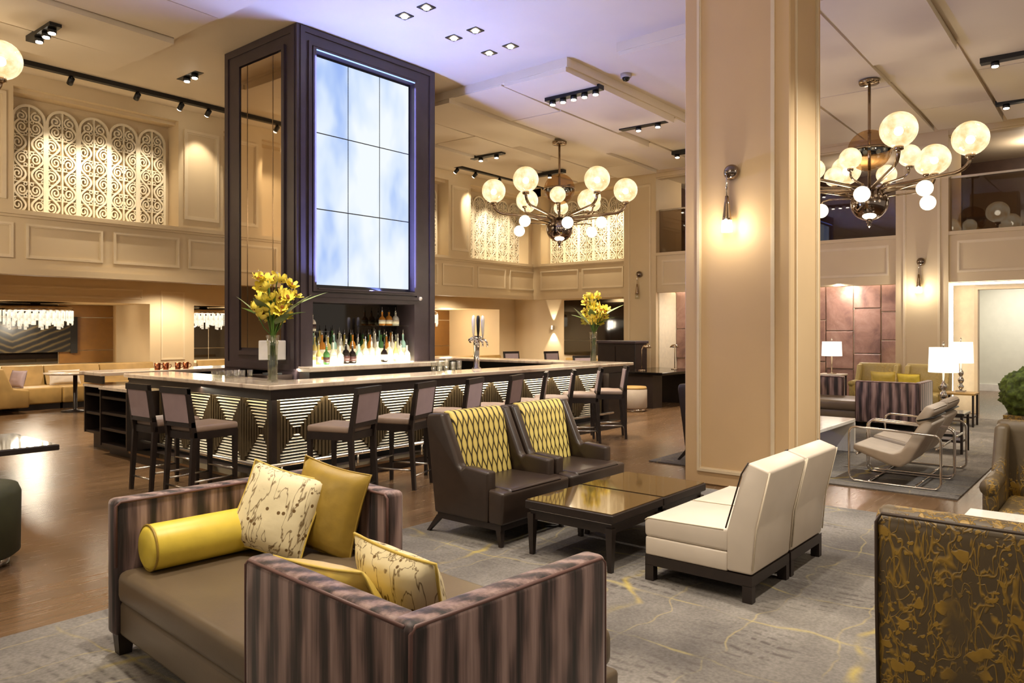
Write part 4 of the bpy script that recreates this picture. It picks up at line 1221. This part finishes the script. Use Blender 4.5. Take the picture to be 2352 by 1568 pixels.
def pillow(w, h, d, mat, pipe, name, label, loc, rot, group=None):
    mb = MB(); n = 14
    def surf(sg):
        def fn(i, j):
            x = i*2-1; z = j*2-1
            e = max(0.0, (1-abs(x)**2.6))*max(0.0, (1-abs(z)**2.6))
            pin = 1 - .05*(1-abs(x))*(abs(z)**3) - .0
            pinx = 1 - .07*(1-z*z)*abs(x)**3; pinz = 1 - .07*(1-x*x)*abs(z)**3
            cr = .012*noise.noise(Vector((x*3+loc[0]*7, z*3+loc[1]*5, sg)))
            return (x*w/2*pinx, sg*(d/2*(e**.42)) + cr*e, z*h/2*pinz)
        return fn
    mb.grid(surf(-1), n, n); mb.grid(surf(1), n, n)
    o = mb.build(name, M[mat], None, loc, rot)
    pts = []
    for k in range(4*n):
        s, q = divmod(k, n); f = q/n*2-1
        x, z = ((f,-1),(1,f),(-f,1),(-1,-f))[s]
        pinx = 1 - .07*(1-z*z)*abs(x)**3; pinz = 1 - .07*(1-x*x)*abs(z)**3
        pts.append((x*w/2*pinx, 0, z*h/2*pinz))
    MB().tube(pts, .006, 5, closed=True).build('piping', M[pipe], o)
    return tag(o, label, 'cushion', group)
SR = Matrix.Translation((1.47,1.61,.014)) @ Matrix.Rotation(R(-3.5),4,'Z')
def on_sofa(x, y, z): return tuple(SR @ Vector((x,y,z)))
bo = MB().tube([(0,0,0),(.015,0,0),(.03,0,0),(.75,0,0),(.765,0,0),(.78,0,0)], [.088,.108,.115,.115,.108,.088], 28).build('bolster', M['yellow'], None, on_sofa(.10,2.19,.55), (0,0,R(-3.5)))
tag(bo, 'yellow satin bolster lying along the far sofa back', 'cushion')
for x in (.018, .762):
    MB().tube([(x, .1125*math.cos(2*math.pi*k/28), .1125*math.sin(2*math.pi*k/28)) for k in range(28)], .006, 5, closed=True).build('piping', M['gold'], bo)
pillow(.46,.46,.17,'pillow','pale_gold','cushion','cream cushion with branch pattern leaning beside the yellow bolster', on_sofa(.72,2.02,.655), (R(-22),R(13),R(-62)))
pillow(.48,.48,.16,'gold','gold','cushion','plain gold cushion behind the patterned one on the sofa', on_sofa(.93,1.86,.66), (R(-12),R(8),R(-80)))
pillow(.46,.44,.16,'pillow','pale_gold','cushion','cream cushion with branch pattern inside the near sofa corner', on_sofa(.38,.50,.635), (R(-16),R(-3),R(88)))
pillow(.50,.46,.15,'pale_gold','pale_gold','cushion','pale gold cushion slumped against the near sofa arm', on_sofa(.225,.66,.60), (R(-30),R(4),R(92)))

# ------------------------------------------------------------------ brown lounge chairs with yellow backs
def make_club(label):
    t = thing('lounge_chair', label, 'armchair', (0,0,0), 0, 'brown lounge chairs with yellow backs')
    W_ = .425
    side = [(-.33,.17),(.24,.17),(.25,.555),(.0,.575),(-.035,.545),(-.07,.575),(-.25,.965),(-.41,.955),(-.43,.90),(-.36,.40)]
    for s in (-1, 1):
        a, b = (s*W_, s*(W_-.10))
        MB().rprism(side, min(a,b), max(a,b), 'x', .022, 3).build('side_panel', M['leather'], t)
    MB().rprism([(-.30,.20),(.36,.20),(.40,.40),(.38,.435),(-.22,.435)], -W_+.095, W_-.095, 'x', .022, 3).build('seat', M['leather'], t)
    MB().rprism([(.245,.17),(.385,.17),(.40,.415),(.245,.43)], -W_, W_, 'x', .022, 3).build('seat_front', M['leather'], t)
    MB().rprism([(-.32,.18),(-.16,.42),(-.275,.955),(-.40,.95),(-.42,.9),(-.35,.4)], -W_+.09, W_-.09, 'x', .02, 2).build('back', M['leather'], t)
    MB().rprism([(-.19,.42),(-.125,.42),(-.215,.90),(-.26,.972),(-.34,.975),(-.34,.94)], -W_+.105, W_-.105, 'x', .02, 3).build('back_cushion', M['lattice'], t)
    MB().box(-W_+.02,-.31,.125,W_-.02,.36,.17).build('base_frame', M['espresso'], t)
    for s in (-1, 1):
        MB().frustum((s*(W_-.04),.345,0),(.014,.014),(s*(W_-.045),.33,.13),(.024,.024)).build('leg', M['espresso'], t)
        MB().frustum((s*(W_-.04),-.43,0),(.014,.014),(s*(W_-.045),-.29,.15),(.024,.03)).build('leg', M['espresso'], t)
    return t
club = make_club('brown leather lounge chair with yellow lens-print back, nearest the sofa')
club.location = (4.68, 4.03, .014); club.rotation_euler = (0,0,R(180))
clone(club, (5.56, 4.03, .014), 180, 'brown leather lounge chair with yellow lens-print back, farther of the pair')
clone(club, (9.02, 4.03, .014), 180, 'dark lounge chair half hidden behind the column')

# ------------------------------------------------------------------ ivory slipper chairs
def make_slipper(label):
    t = thing('slipper_chair', label, 'chair', (0,0,0), 0, 'ivory armless chairs')
    W_ = .312
    MB().rprism([(-.205,.165),(.36,.165),(.36,.285),(-.205,.285)], -W_, W_, 'x', .012, 2).build('seat_base', M['ivory'], t)
    cu = MB().rprism([(-.21,.285),(.365,.285),(.37,.385),(.34,.415),(-.21,.425)], -W_, W_, 'x', .02, 3)
    cu.grid(lambda i, j: (-W_+.03+i*(2*W_-.06), -.2+j*.53, .414+.034*math.sin(math.pi*i)*math.sin(math.pi*j)), 10, 10)
    c = cu.build('seat_cushion', M['ivory'], t)
    for s in (-1, 1):
        MB().tube([(s*(W_-.004),-.18,.418),(s*(W_-.004),.34,.407),(s*(W_-.004),.362,.39)], .005, 6).build('piping', M['ivory_pipe'], c)
    MB().tube([(-W_+.01,.362,.392),(W_-.01,.362,.392)], .005, 6).build('piping', M['ivory_pipe'], c)
    b = MB().rprism([(-.36,.17),(-.20,.17),(-.20,.42),(-.30,.77),(-.34,.845),(-.47,.80),(-.385,.45)], -W_, W_, 'x', .016, 2).build('backrest', M['ivory'], t)
    for s in (-1, 1):
        MB().tube([(s*(W_-.002),-.195,.43),(s*(W_-.002),-.295,.77),(s*(W_-.002),-.338,.842)], .005, 6).build('piping', M['dark_pipe'], b)
        MB().tube([(s*(W_-.002),-.365,.2),(s*(W_-.002),-.388,.45),(s*(W_-.002),-.468,.795)], .005, 6).build('piping', M['ivory_pipe'], b)
    MB().box(-W_,-.36,.10,W_,.36,.165).build('frame_rail', M['espresso'], t)
    for sx in (-1, 1):
        for y in (-.33, .33): MB().box(sx*W_-sx*.055, y-.03, 0, sx*W_, y+.03, .105).build('leg', M['espresso'], t)
    return t
M['ivory_pipe'] = plain('ivory_piping', 'e2d5be', .4)
M['dark_pipe'] = plain('dark_piping', '3a2a1a', .5)
sl = make_slipper('ivory armless lounge chair, nearest the camera')
sl.location = (4.665, 2.13, .014)
clone(sl, (5.32, 2.13, .014), 0, 'ivory armless lounge chair, farther of the pair beside the column')

# ------------------------------------------------------------------ coffee tables
def make_table(label):
    t = thing('coffee_table', label, 'coffee table', (0,0,0), 0, 'dark square coffee tables')
    w, d = .35, .375
    MB().rbox(-w,-d,.335,w,d,.395,.006,1,False).build('top_frame', M['espresso'], t)
    MB().box(-w+.012,-d+.012,.393,w-.012,d-.012,.401).build('glass_top', M['brown_glass'], t)
    MB().box(-w+.03,-d+.03,.26,w-.03,d-.03,.335).build('apron', M['espresso'], t)
    fr = MB()
    fr.frame(-w+.024,-d+.024,w-.024,d-.024,.008,lambda a,b,c,e: fr.box(a,b,.327,c,e,.334)); fr.build('metal_line', M['steel'], t)
    for sx in (-1, 1):
        for sy in (-1, 1): MB().frustum((sx*(w-.04),sy*(d-.04),0),(.016,.016),(sx*(w-.04),sy*(d-.04),.30),(.027,.027)).build('leg', M['espresso'], t)
    return t
tb = make_table('dark square coffee table with brown glass top, nearest the camera')
tb.location = (4.63, 3.07, .014)
clone(tb, (5.34, 3.07, .014), 0, 'dark square coffee table with brown glass top, nearest the column')

# ------------------------------------------------------------------ floral wing chairs
def make_wing(label, mat):
    t = thing('wing_chair', label, 'armchair', (0,0,0), 0, 'floral wing chairs')
    W_ = .38
    b = MB().rprism([(-.42,.14),(-.26,.14),(-.22,.5),(-.29,.93),(-.33,.985),(-.41,.98),(-.455,.93),(-.44,.5)], -W_, W_, 'x', .028, 3).build('back', M[mat], t)
    MB().tube([(-W_+.012,-.425,.2),(-W_+.012,-.45,.6),(-W_+.012,-.456,.93),(-W_+.03,-.45,.965),(W_-.03,-.45,.965),(W_-.012,-.456,.93),(W_-.012,-.45,.6),(W_-.012,-.425,.2)], .007, 6).build('piping', M['dark_pipe'], b)
    for s in (-1, 1):
        a, c = s*W_, s*(W_-.085)
        MB().rprism([(-.36,.14),(.34,.14),(.36,.58),(.30,.635),(-.02,.62),(-.12,.80),(-.20,.95),(-.36,.96)], min(a,c), max(a,c), 'x', .026, 3).build('wing_arm', M[mat], t)
        MB().tube([(s*(W_-.04),.365,.595),(s*(W_-.04),.0,.605)], .055, 12).build('arm_roll', M[mat], t)
    MB().rbox(-W_+.08,-.3,.26,W_-.08,.37,.46,.04,3).build('seat_cushion', M[mat], t)
    MB().box(-W_+.03,-.38,.13,W_-.03,.33,.27).build('seat_base', M[mat], t)
    for sx in (-1, 1):
        for y in (-.36,.30): MB().frustum((sx*(W_-.05),y,0),(.016,.016),(sx*(W_-.05),y,.14),(.026,.026)).build('leg', M['espresso'], t)
    return t
wc = make_wing('bronze floral brocade chair seen from behind at the lower right', 'floral')
clone(wc, (6.17, .42, .014), 90, 'bronze floral wing chair facing the camera at the right edge')
wc.location = (3.62, .42, .014); wc.rotation_euler = (0,0,R(-90)); wc.scale = (1, 1, .955)
wl_ = make_wing('gold floral wing chair behind the far sofa, left of two', 'floral_light')
wl_.location = (15.75, 3.95, .014); wl_.rotation_euler = (0,0,R(90))
clone(wl_, (15.75, 3.08, .014), 90, 'gold floral wing chair behind the far sofa, right of two')

# white stone table between the floral chairs
t = thing('stone_table', 'low white stone table between the floral chairs', 'coffee table', (5.25, .42, .014))
MB().rbox(-.36,-.42,.44,.36,.42,.49,.008,1,False).build('top', M['marble_white'], t)
MB().box(-.25,-.3,0,.25,.3,.44).build('pedestal', M['white_stone'], t)
# moss planter
t = thing('moss_planter', 'round green moss ball in a tall dark planter', 'planter', (8.45, .78, 0))
MB().frustum((0,0,0),(.14,.14),(0,0,.86),(.19,.19)).build('pot', M['floral'], t)
ms = MB()
def mossy(i, j):
    a = i*2*math.pi; b = j*math.pi
    d = Vector((math.sin(b)*math.cos(a), math.sin(b)*math.sin(a), -math.cos(b)))
    r_ = .235*(1+.16*noise.noise(d*4)+.10*noise.noise(d*11)+.05*noise.noise(d*24))
    return tuple(d*r_ + Vector((0,0,1.05)))
ms.grid(mossy, 64, 36); ms.build('moss', M['moss'], t)

# ------------------------------------------------------------------ chrome lounge chairs
def make_chrome(label):
    t = thing('chrome_chair', label, 'armchair', (0,0,0), 0, 'chrome framed lounge chairs')
    W_ = .36
    for s in (-1, 1):
        x = s*W_
        def arc(c, r, a0, a1, n=5): return [(x, c[0]+r*math.cos(a0+(a1-a0)*k/n), c[1]+r*math.sin(a0+(a1-a0)*k/n)) for k in range(n+1)]
        P = arc((-.37,.08),.07,math.pi*1.5,math.pi,5) + arc((-.37,.49),.07,math.pi,math.pi/2,5) + arc((.37,.52),.07,math.pi/2,0,5) + arc((.37,.08),.07,0,-math.pi/2,5)
        MB().tube(P, .0125, 8, closed=True).build('side_frame', M['chrome'], t)
    MB().tube([(-W_,.25,.012),(W_,.25,.012)], .0125, 8).tube([(-W_,-.2,.012),(W_,-.2,.012)], .0125, 8).tube([(-W_,.36,.30),(W_,.36,.30)], .0125, 8).tube([(-W_,-.40,.42),(W_,-.40,.42)], .0125, 8).build('cross_bars', M['chrome'], t)
    MB().rprism([(.42,.34),(.40,.41),(.02,.33),(-.06,.36),(-.27,.72),(-.37,.68),(-.15,.26),(-.06,.19),(.04,.20)], -W_+.03, W_-.03, 'x', .03, 3).build('sling_cushion', M['grey_fabric'], t)
    h = MB().rprism([(-.22,.64),(-.19,.70),(-.30,.86),(-.37,.85),(-.385,.80),(-.30,.66)], -W_+.03, W_-.03, 'x', .03, 3).build('headrest', M['grey_fabric'], t)
    MB().rprism([(-.225,.685),(-.21,.70),(-.36,.745),(-.375,.73)], -W_+.025, W_-.025, 'x', .004, 1).build('strap', M['black'], h)
    return t
cc = make_chrome('chrome framed grey lounge chair, nearest the column')
cc.location = (8.98, 1.98, .014)
clone(cc, (9.85, 2.0, .014), 0, 'chrome framed grey lounge chair, farther of the pair')
# white waterfall table
t = thing('waterfall_table', 'glossy white waterfall coffee table facing the chrome chairs', 'coffee table', (9.75, 3.25, .014))
MB().rbox(-.95,-.33,.40,.95,.33,.45,.008,1,False).build('top', M['marble_white'], t)
for s in (-1, 1): MB().rbox(s*.95-s*.05,-.33,0,s*.95,.33,.40,.006,1,False).build('side_panel', M['marble_white'], t)

# ------------------------------------------------------------------ side tables and lamps
def side_table(x, y, z, w, label, mat='black_gloss'):
    t = thing('side_table', label, 'side table', (x, y, 0))
    MB().rbox(-w,-w,z-.035,w,w,z,.006,1,False).build('top', M[mat], t)
    MB().box(-w+.03,-w+.03,.16,w-.03,w-.03,.19).build('shelf', M['espresso'], t)
    for sx in (-1, 1):
        for sy in (-1, 1): MB().box(sx*(w-.03)-.015, sy*(w-.03)-.015, 0, sx*(w-.03)+.015, sy*(w-.03)+.015, z-.03).build('leg', M['espresso'], t)
    return t
def table_lamp(x, y, z, label, beads=True, h=.44, sw=.18, sh=.33):
    t = thing('table_lamp', label, 'lamp', (x, y, z))
    if beads:
        MB().box(-.07,-.07,0,.07,.07,.035).build('base', M['chrome'], t)
        MB().lathe([(.02,.035),(.03,.06),(.05,.10),(.02,.14),(.04,.18),(.05,.21),(.04,.24),(.02,.27),(.035,.30),(.045,.33),(.035,.36),(.015,.39),(.012,h+.1)], 16).build('stem', M['chrome'], t)
    else:
        MB().lathe([(.09,0),(.09,.012),(.02,.02),(.012,.04),(.012,h+.1)], 16).build('stem', M['bronze'], t)
    MB().lathe([(sw,h),(sw*.94,h+sh)], 28).build('shade', M['lamp_shade'], t)
    rn = MB().lathe([(.012,h+sh+.03),(.016,h+sh+.05),(.001,h+sh+.08)], 10).cyl((0,0,h+.05),(0,0,h+sh+.04),.006,.006,6)
    rn.tube([(-sw*.95,0,h+sh-.01),(sw*.95,0,h+sh-.01)],.004,5); rn.build('finial', M['chrome'], t)
    lamp('POINT', 'lamp_glow', (x, y, z+h+sh*.5), 16, (1,.86,.62), .06)
    return t
side_table(11.6, 2.02, .55, .26, 'black side table with a tall lamp behind the chrome chairs')
table_lamp(11.65, 2.05, .55, 'table lamp with large white shade on the black side table', True, .52, .185, .34)
for i in range(3):
    tag(MB().box(-.09+.01*i,-.12,0,.09,.12,.035).build('book', M[('white_plastic','black','ivory')[i]], None, (11.5, 1.92, .19+.036*i), (0,0,.1*i)), '%s book up in the stack on the side table shelf' % ('lowest','middle','topmost')[i], 'book', 'books under the lamp')
side_table(14.85, 2.35, .58, .24, 'tan side table with a lamp right of the far sofa', 'tan_leather')
table_lamp(14.85, 2.35, .58, 'table lamp with white shade beside the lit portal', True, .50, .19, .36)
side_table(15.85, 4.78, .76, .24, 'small table with a lamp in front of the parchment alcove', 'ivory')
table_lamp(15.85, 4.78, .76, 'table lamp with white drum shade before the parchment alcove', False, .36, .195, .29)
M['cushion_cream'] = M['pillow']
pillow(.42,.40,.14,'pillow','pale_gold','cushion','cream patterned cushion on the far velvet sofa beside the column', (13.75, 4.86, .63), (R(-15),0,R(20)))
pillow(.42,.40,.14,'pale_gold','pale_gold','cushion','pale gold cushion on the gold floral chair, left of two', (15.55, 3.75, .66), (R(-15),0,R(100)))
pillow(.42,.36,.14,'yellow','gold','cushion','yellow cushion on the gold floral chair, right of two', (15.55, 3.3, .66), (R(-15),0,R(80)))

# ------------------------------------------------------------------ reading table group left of the column
t = thing('communal_table', 'long dark glossy table with reading lamps left of the column', 'table', (14.9, 8.2, 0))
MB().rbox(-1.0,-.65,.70,1.0,.65,.76,.01,1,False).build('top', M['black_gloss'], t)
for sx in (-1, 1):
    MB().box(sx*.75-.2,-.4,0,sx*.75+.2,.4,.70).build('pedestal', M['espresso'], t)
for i, (x, y, rz) in enumerate(((14.45,8.35,-100),(15.3,8.0,-60))):
    t = thing('reading_lamp', 'slim metal reading lamp on the dark table, %s' % ('left of two','right of two')[i], 'lamp', (x, y, .76), rz, 'reading lamps')
    MB().lathe([(.08,0),(.08,.015),(.012,.02)],16).build('base', M['bronze'], t)
    MB().tube([(0,0,.01),(0,0,.46),(0,.05,.52),(0,.12,.52)], .009, 8).build('arm', M['bronze'], t)
    MB().lathe([(.11,.49),(.06,.55),(.015,.56)],16,(0,.16,0)).build('shade', M['bronze'], t)
for i, (x, y) in enumerate(((13.35,7.9),)):
    t = thing('drum_stool', 'round drum stool with tan top at the dark table, %s' % ('nearer the column','nearer the bar')[i], 'stool', (x, y, 0), 0, 'drum stools')
    MB().lathe([(.25,.06),(.27,.08),(.27,.44),(.26,.45)],28).build('drum', M['grey_fabric'], t)
    MB().lathe([(.262,.45),(.268,.47),(.25,.50),(.001,.505)],28).build('seat_pad', M['tan_leather'], t)
    MB().lathe([(.20,0),(.24,.01),(.24,.06),(.2,.06)],24).build('base_ring', M['chrome'], t)
t = thing('host_stand', 'tall dark cabinet in front of the far pilaster', 'cabinet', (15.6, 9.55, 0))
MB().rbox(-.28,-.52,0,.28,.52,1.32,.01,1,False).build('body', M['espresso'], t)
MB().rbox(-.31,-.55,1.32,.31,.55,1.39,.01,1,False).build('top', M['espresso2'], t)
for s in (-1, 1): MB().box(-.295,s*.26-.24,.12,-.28,s*.26+.24,1.25).build('door', M['espresso'], t)

# ------------------------------------------------------------------ banquettes, round tables, recess lights
def banquette(name, label, segs, rz=0):
    """segs: list of (x0,x1,y_front,y_back) along +x, back on the +y side"""
    t = thing(name, label, 'banquette', (0,0,0))
    for x0, x1, yf, yb in segs:
        MB().rbox(x0+.004, yf, .12, x1-.004, yb, .46, .03, 2).build('seat', M['tan_leather'], t)
        MB().rprism([(yb-.28,.42),(yb-.18,.42),(yb-.06,.86),(yb,.88),(yb+.03,.42)] , x0+.004, x1-.004, 'x', .02, 2).build('back_panel', M['tan_leather'], t)
        MB().box(x0+.02, yf+.08, 0, x1-.02, yb-.05, .12).build('plinth', M['espresso'], t)
    return t
b = banquette('banquette', 'tan suede banquette under the lounge opening at the left', [(5.3,6.1,17.35,18.5),(6.1,7.25,17.3,18.5),(7.25,8.5,17.35,18.5)])
MB().rprism([(4.72,.12),(5.3,.12),(5.3,.46),(5.02,.50),(4.86,.90),(4.72,.90)], 16.75, 18.5, 'y', .03, 2).build('end_seat', M['tan_leather'], b)
banquette('banquette', 'tan suede banquette behind the tower, under the middle opening', [(9.6,10.9,17.4,18.5),(10.9,12.3,17.4,18.5)])
banquette('banquette', 'tan suede banquette right of the tower, under the opening', [(13.9,15.2,14.3,15.25),(15.2,16.5,14.3,15.25),(16.5,17.7,14.3,15.25)])
t = thing('banquette', 'tan suede banquette under the smoked mirror of the far lounge', 'banquette', (18.4, 12.1, 0), -90)
for k in range(2):
    MB().rbox(-1.1+k*1.1+.004,-1.0,.0,k*1.1-.004,0,.46,.03,2).build('seat', M['tan_leather'], t)
    MB().rprism([(-.28,.42),(-.18,.42),(-.06,.80),(0,.82),(.03,.42)], -1.1+k*1.1+.004, k*1.1-.004, 'x', .02, 2).build('back_panel', M['tan_leather'], t)
pillow(.42,.36,.14,'mauve','mauve','cushion','mauve cushion at the left end of the left banquette', (5.35, 17.6, .64), (R(-15),0,R(-70)))
pillow(.62,.32,.14,'ivory','ivory','cushion','pale lumbar cushion on the left banquette behind the round table', (6.35, 17.95, .62), (R(-15),0,0))
pillow(.42,.36,.14,'ivory','ivory','cushion','pale cushion on the far lounge banquette', (18.1, 12.5, .62), (R(-12),0,R(-90)))
def round_table(x, y, r, z, label):
    t = thing('round_table', label, 'table', (x, y, 0), 0, 'round pedestal tables')
    MB().lathe([(.001,z-.035),(r-.02,z-.035),(r,z-.02),(r,z),(.001,z)],40).build('top', M['marble'], t)
    MB().lathe([(.25,0),(.25,.02),(.05,.04),(.04,.06),(.04,z-.03)],20).build('pedestal', M['espresso'], t)
round_table(6.05, 16.55, .56, .79, 'round pale table at the left banquette')
round_table(14.9, 13.6, .5, .78, 'round pale table right of the tower')
M['art'] = None
def make_art():
    t = NT('chevron_art')
    tc = t.node('ShaderNodeTexCoord'); sx = t.node('ShaderNodeSeparateXYZ'); t.l(tc.outputs['Object'], sx.inputs[0])
    a = t.math('ABSOLUTE', sx.outputs[0])
    v = t.math('SUBTRACT', t.math('MULTIPLY', sx.outputs[2], 1.0), t.math('MULTIPLY', a, .42))
    w = t.math('MULTIPLY_ADD', t.noise(t.coord(), 3, 3), .08, v)
    s = t.math('SINE', t.math('MULTIPLY', w, 42))
    t.setb(Base_Color=t.ramp(t.math('MULTIPLY_ADD', s, .5, .5), [(0.2, rgb('0d0a08')), (.7, rgb('231c13')), (.97, rgb('43371f'))]), Roughness=.35)
    return t.m
M['art'] = make_art()
t = thing('chevron_artwork', 'dark chevron striped artwork in the lounge recess', 'artwork', (6.1, LV+1.84, 1.52))
MB().box(-1.25,-.03,-.42,1.25,0,.42).build('panel', M['art'], t)
for s in (-1, 1): MB().box(s*1.33-.08,-.035,-.45,s*1.33+.08,0,.45).build('frame_stile', M['black'], t)
def crystal(x, y, z, rx, n, label):
    t = thing('crystal_chandelier', label, 'chandelier', (x, y, z), 0, 'crystal drum chandeliers')
    MB().lathe([(rx*.96,-.02),(rx,-.02),(rx,.06),(rx*.9,.10),(.1,.12),(.1,.16)],40).build('crown', M['bronze'], t)
    for ring, (k, rr_, z0) in enumerate(((n, rx, .0),(int(n*.7), rx*.72, -.05))):
        for i in range(k):
            a = 2*math.pi*i/k
            L = .30 + .06*math.sin(i*2.3) + .04*ring
            MB().box(-.028,-.012,-L,.028,.012,-.01).build('crystal_rod', M['crystal'], t, (rr_*math.cos(a), rr_*math.sin(a), z0), (0,0,a+math.pi/2))
    lamp('POINT', 'crystal_glow', (x, y, z-.2), 55, (1,.84,.6), .25)
crystal(6.3, LV+.95, 2.10, .75, 34, 'crystal rod chandelier in the left lounge recess')
crystal(10.35, LV+.95, 2.10, .65, 30, 'crystal rod chandelier in the recess beside the tower, left')
crystal(15.2, 16.5, 2.10, .75, 34, 'crystal rod chandelier in the recess right of the tower')
for a, b in ((6.0, LV+.9),(11.0,LV+.9),(16.6,16.5)):
    lamp('POINT', 'recess_glow', (a, b, 1.9), 26, (1,.82,.55), .2)

# ------------------------------------------------------------------ left edge
t = thing('marble_table', 'dark edged marble low table at the left edge', 'coffee table', (2.3, 9.6, 0))
MB().rbox(-.8,-.7,.36,.8,.7,.42,.008,1,False).build('top_frame', M['espresso'], t)
MB().box(-.78,-.68,.418,.78,.68,.424).build('stone_top', M['brown_glass'], t)
MB().box(-.45,-.3,0,.1,.4,.36).build('pedestal', M['espresso'], t)
t = thing('ottoman', 'round dark green velvet ottoman cut by the left edge', 'ottoman', (1.53, 6.29, 0))
MB().lathe([(.36,.07),(.385,.09),(.39,.5),(.37,.55),(.30,.57),(.001,.575)],36).build('drum', M['green_fabric'], t)
MB().lathe([(.30,0),(.32,.01),(.32,.07),(.3,.07)],28).build('base_ring', M['chrome'], t)
# the small glowing pieces each have a lamp of their own, so they need not be sampled as emitters too
for k in ('bulb', 'globe_bulb', 'crystal', 'globe_small', 'led', 'led_cool'):
    M[k].cycles.emission_sampling = 'NONE'
